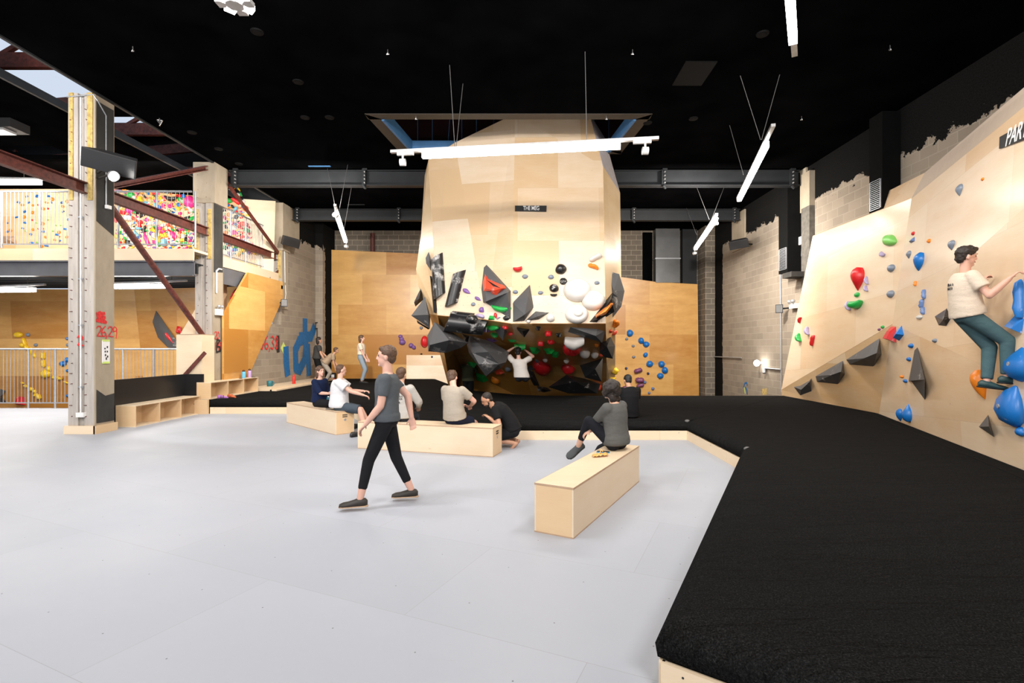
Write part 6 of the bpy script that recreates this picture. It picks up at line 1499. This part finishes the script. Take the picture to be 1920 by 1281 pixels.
# 8 the climber on the right wall
W8 = person('person in a cream t-shirt and teal trousers climbing the right wall on blue holds', (5.30, 6.10, 2.08), (.93, -.30), (-.03, .02, 1), [(5.66, 6.33, 2.50), (5.44, 5.72, 2.46)], [(5.42, 5.98, 1.30), (5.54, 5.86, 1.36)],
       top=(.62, .53, .43), topn='t_shirt', bottom=(.06, .115, .13), hair='tousled', hairc='dark', skinc='pink', face=True, vox=.008, knees=((1, -.2, .5), (1, -.5, .4)), loose=.020, hem=-.04, head=(5.27, 6.08, 2.76), hf=(.93, -.36, -.12), k=.99,
       toes=((.9, -.35, -.12), (.9, -.4, -.05)), shoes=plain('teal_climbing_shoe', (.02, .06, .065), .5), shoe_n='climbing_shoe', curl=.75, elbows=((0, .3, -1), (0, -.3, -1)), bend=(-.05, 0, 0), marks=back_text(3, [(.72, -.02, .07), (.64, -.02, .06)], 'ink'))
# 9 standing woman in jeans on the far mat
person('person in a cream t-shirt and light jeans standing on the far mat facing right', (-5.95, 18.9, 1.30), (1, .05), (-.02, 0, 1), [(-5.72, 19.05, 1.12), (-5.70, 18.74, 1.12)], [(-5.98, 19.0, .44), (-5.90, 18.8, .44)],
       top=(.72, .60, .48), topn='t_shirt', bottom=(.24, .30, .36), botn='jeans', hair='long', hairc='brown', skinc='pink', knees=((1, 0, 0),)*2, hem=.12, loose=.01, shoes=M['black'], k=1.04, root=(-5.95, 18.9, .36), elbows=((-1, .3, -.2),)*2)
# 10 two people by the left wall
person('person in a dark grey t-shirt and black shorts standing by the blue graffiti', (-7.60, 18.9, 1.26), (.7, .35), (.10, .02, 1), [(-7.25, 19.1, 1.25), (-7.25, 18.75, 1.2)], [(-7.72, 19.0, .44), (-7.55, 18.8, .44)],
       top=(.045, .045, .045), topn='t_shirt', bottom=(.008, .008, .008), botn='shorts', bot='shorts', hair='long', hairc='dark', skinc='tan', knees=((1, 0, 0),)*2, loose=.012, shoes=M['black'], root=(-7.60, 18.9, .36), hem=-.02)
person('person in a beige top bending forward next to the one in black shorts', (-7.15, 18.5, 1.10), (.85, .3), (.62, .1, .62), [(-6.72, 18.65, .95), (-6.75, 18.45, .9)], [(-7.15, 18.6, .44), (-7.1, 18.4, .44)],
       top=(.34, .25, .17), topn='t_shirt', bottom=(.30, .26, .22), hair='short', hairc='brown', skinc='tan', knees=((1, 0, 0),)*2, loose=.012, shoes=M['black'], root=(-7.15, 18.5, .36), k=.9)
# 11 green sweater climber in the pit
person('person in an olive green sweater and dark trousers standing beneath the hanging grey volumes', (-1.80, 16.9, .58), (.15, 1), (-.02, .02, 1), [(-1.95, 17.15, 1.05), (-1.55, 17.15, 1.15)], [(-1.90, 16.9, -.30), (-1.72, 16.95, -.30)],
       top=(.085, .09, .05), topn='sweater', sleeve='long', bottom=(.008, .009, .012), hair='short', hairc='dark', skinc='tan', knees=((0, 1, 0),)*2, loose=.015, shoes=M['black'], k=1.04, root=(-1.80, 16.9, -.38))
# 12 climber in white under the boulder
hL, hRr = hit('un', 963, 645)[0], hit('un', 987, 651)[0]
s0 = (hL+hRr)/2
pc = s0+V((.05, -.30, -.80))
ft1, ft2 = hit('un', 1013, 672)[0], hit('un', 1005, 690)[0]
person('person in a white t-shirt hanging from a green hold under the boulder', pc, (.15, 1), (-.18, .10, 1), [hL+V((0, -.12, -.10)), hRr+V((0, -.12, -.10))], [ft1+V((0, -.12, 0)), ft2+V((0, -.12, 0))],
       top=(.66, .62, .58), topn='t_shirt', bottom=(.010, .011, .018), hair='tousled', hairc='black', skinc='pink', knees=((.6, -.3, .3), (.6, -.3, .1)), loose=.018, shoes=M['black'], k=.95, curl=.8, toes=((.3, 1, 0),)*2, root=(pc.x, pc.y, pc.z-.1), elbows=((-1, 0, -.3), (1, 0, -.3)))
# 13 the walker
person('person walking across the pale floor in a slate top, black trousers and dark clogs', (-1.45, 5.45, .93), (-1, -.12), (.03, 0, 1), [(-1.62, 5.28, .90), (-1.22, 5.62, .92)], [(-1.70, 5.32, .085), (-1.22, 5.66, .085)],
       top=(.085, .095, .105), topn='t_shirt', bottom=(.010, .010, .013), bot='crop', hair='short', hairc='brown', skinc='pink', knees=((-1, 0, 0), (-1, 0, 0)), loose=.0, shoes=plain('dark_clog', (.02, .016, .013), .6), shoe_n='clog', vox=.009, face=True, k=.98, root=(-1.45, 5.45, 0), elbows=((.6, -.2, -.6), (1, 0, -.4)), toes=((-1, -.2, 0), (-1, -.1, 0)))

# ============================================================ SMALL THINGS
def bottle(p, r, h, mat, label, capm=M['black'], band=True):
    p = V(p); t = thing('water_bottle', p, label, 'bottle'); z = lambda a: p+Z3*a
    obj('flask', MB().loft([(z(a*h), V((w*r, 0, 0)), V((0, w*r, 0))) for a, w in ((0, .92), (.03, 1), (.74, 1), (.82, .8), (.84, .62))], 20), mat, t)
    c = obj('cap', MB().loft([(z(a*h), V((w*r, 0, 0)), V((0, w*r, 0))) for a, w in ((.84, .66), (.86, .72), (.95, .72), (.97, .5))], 18), capm, t)
    obj('loop', MB().tube([z(.95*h)+V((r*.5, 0, 0)), z(1.04*h)+V((r*.3, 0, 0)), z(1.04*h)-V((r*.3, 0, 0)), z(.95*h)-V((r*.5, 0, 0))], .006), capm, c)
    if band: obj('silver_band', MB().cone(z(.80*h), z(.825*h), r*.9, r*.86, 18), M['chrome'], t)
    return t
c_ = lambda n, col, **kw: plain(n, col, .4, **kw)
bottle(FL(616.6, 763.5, .452), .048, .27, c_('dark_teal', (.01, .10, .14)), 'dark teal water bottle on the left box bench between two people')
bottle((-8.08, 14.83, .79), .055, .22, c_('sky_blue_metal', (.12, .42, .62)), 'sky blue bottle standing on the cubby bench below the amber panel', band=False)
bottle((-8.08, 15.15, .79), .05, .24, c_('lilac_metal', (.50, .34, .62)), 'lilac bottle with black straw cap on the cubby bench below the amber panel', band=False)
bottle((-7.62, 17.05, .461), .05, .30, c_('red_bottle', (.65, .03, .02)), 'red bottle on the plywood ledge by the left block wall', capm=c_('red_cap', (.6, .03, .02)), band=False)
def phone(p, ang, label, mat=M['black'], s=1):
    p = V(p); t = thing('phone', p, label, 'phone'); Rm = Matrix.Translation(p)@Matrix.Rotation(ang, 4, 'Z')
    bevel(obj('phone_case', MB().box((-.038*s, -.075*s, .001), (.038*s, .075*s, .010), Rm), mat, t), .003); obj('screen', MB().box((-.034*s, -.07*s, .010), (.034*s, .07*s, .0105), Rm), M['black_panel'], t)
phone(FL(618, 768, .452), 1.2, 'phone lying by the dark teal bottle on the left bench', M['cable'])
phone(FL(1131, 848.5, .452), 1.3, 'phone with a blue case beside the orange snack wrapper on the front bench', c_('blue_case', (.02, .25, .45)))
phone((-8.05, 14.62, .79), .5, 'dark phone on the cubby bench left of the sky blue bottle'); phone((-7.98, 15.16, .79), .9, 'dark phone on the cubby bench right of the lilac bottle')
p = FL(1125, 856, .452); t = thing('snack_wrapper', p, 'crumpled orange and cream snack wrapper on the front box bench', 'wrapper')
m = MB(); n_ = 9; vs_ = []
for i in range(n_):
    for j in range(n_):
        x, y = (i/(n_-1)-.5)*.20, (j/(n_-1)-.5)*.11; vs_.append(p+V((x*.9, y+x*.3, .012+.035*abs(noise.noise(V((x*18, y*18, 2))))+.01*(i % 2))))
m.add(vs_, [(i*n_+j, (i+1)*n_+j, (i+1)*n_+j+1, i*n_+j+1) for i in range(n_-1) for j in range(n_-1)], True)
w_ = obj('foil', m, c_('orange_foil', (.80, .42, .12)), t); sd_ = w_.modifiers.new('t', 'SOLIDIFY'); sd_.thickness = .002
obj('torn_strip', MB().tube([p+V((.0, .02, .03)), p+V((.02, .03, .075)), p+V((.035, .02, .05))], .005), c_('orange_foil', (.80, .42, .12)), t)
p = FL(707.6, 785.5, .452); t = thing('drink_can', p, 'small pale drinking cup beside the grey hoodie person on the middle bench', 'cup')
obj('cup_body', MB().loft([(p+Z3*a, V((w, 0, 0)), V((0, w, 0))) for a, w in ((0, .030), (.005, .033), (.11, .034), (.118, .030))], 20), c_('cream_can', (.45, .40, .33)), t); obj('rim', MB().cone(p+Z3*.118, p+Z3*.122, .031, .030, 20), M['chrome'], t)
def shoe(p, ang, col, label, name='climbing_shoe', col2=(.01, .01, .01)):
    p = V(p); t = thing(name, p, label, 'shoe'); Rm = Matrix.Translation(p)@Matrix.Rotation(ang, 4, 'Z')
    rs = [(-.11, .035, .025, .035), (-.09, .05, .034, .05), (-.03, .05, .036, .05), (.04, .038, .042, .036), (.1, .03, .046, .028), (.14, .022, .03, .02)]
    obj('upper', MB().loft([(Rm@V((x, 0, z)), Rm.to_3x3()@V((0, w, 0)), V((0, 0, d))) for x, z, w, d in rs], 16), c_('shoe_%02d%02d' % (int(col[0]*99), int(col[2]*99)), col), t)
    obj('sole', MB().box((-.10, -.035, 0), (.13, .035, .014), Rm), M['black'], t)
    for x in (-.02, .03): obj('strap', MB().loft([(Rm@V((x+d_, 0, .045)), Rm.to_3x3()@V((0, .045, 0)), V((0, 0, .042))) for d_ in (-.008, .008)], 14), c_('strap_%02d' % int(col2[0]*99), col2), t)
shoe((-7.72, 13.15, .36), .4, (.35, .12, .40), 'purple and pink climbing shoe on the mat before the cubby bench'); shoe((-7.62, 13.38, .36), -.3, (.55, .14, .06), 'orange and black climbing shoe on the mat before the cubby bench', col2=(.5, .1, .02))
shoe(FL(618, 713, .36)+V((0, 0, 0)), .2, (.8, .08, .03), 'bright orange-red shoe on the far mat behind the navy top person'); shoe(FL(624, 712.5, .36), -.7, (.75, .06, .03), 'bright red shoe tipped beside the orange-red one on the far mat')
shoe(FL(667.5, 803, 0), 1.3, (.012, .012, .014), 'black shoe on the floor between the left and middle benches', name='trainer')
shoe((-3.15, 9.65, 0), .9, (.02, .02, .02), 'black shoe near the foot of the white shirt person', name='trainer')
p = FL(515, 734, .46); p = V((-7.9, 16.0, .46)); t = thing('mug', p, 'teal mug on the plywood ledge left of the red bottle', 'mug')
obj('cup_body', MB().loft([(p+Z3*a, V((w, 0, 0)), V((0, w, 0))) for a, w in ((0, .07), (.02, .085), (.16, .09), (.17, .08))], 18), c_('teal_mug', (.02, .14, .17)), t)
obj('handle', MB().tube([p+V((.08, -.02, .14)), p+V((.14, -.03, .12)), p+V((.14, -.03, .06)), p+V((.08, -.02, .03))], .012), c_('teal_mug', (.02, .14, .17)), t)
p = FL(625, 711, .36); t = thing('chalk_box', p, 'small dark box with a pale label standing on the far mat by the red shoes', 'box')
obj('carton', MB().box((p.x-.1, p.y-.06, .36), (p.x+.1, p.y+.06, .62)), M['black'], t); obj('paper_label', MB().box((p.x-.06, p.y-.064, .43), (p.x+.06, p.y-.06, .55)), M['letter'], t)
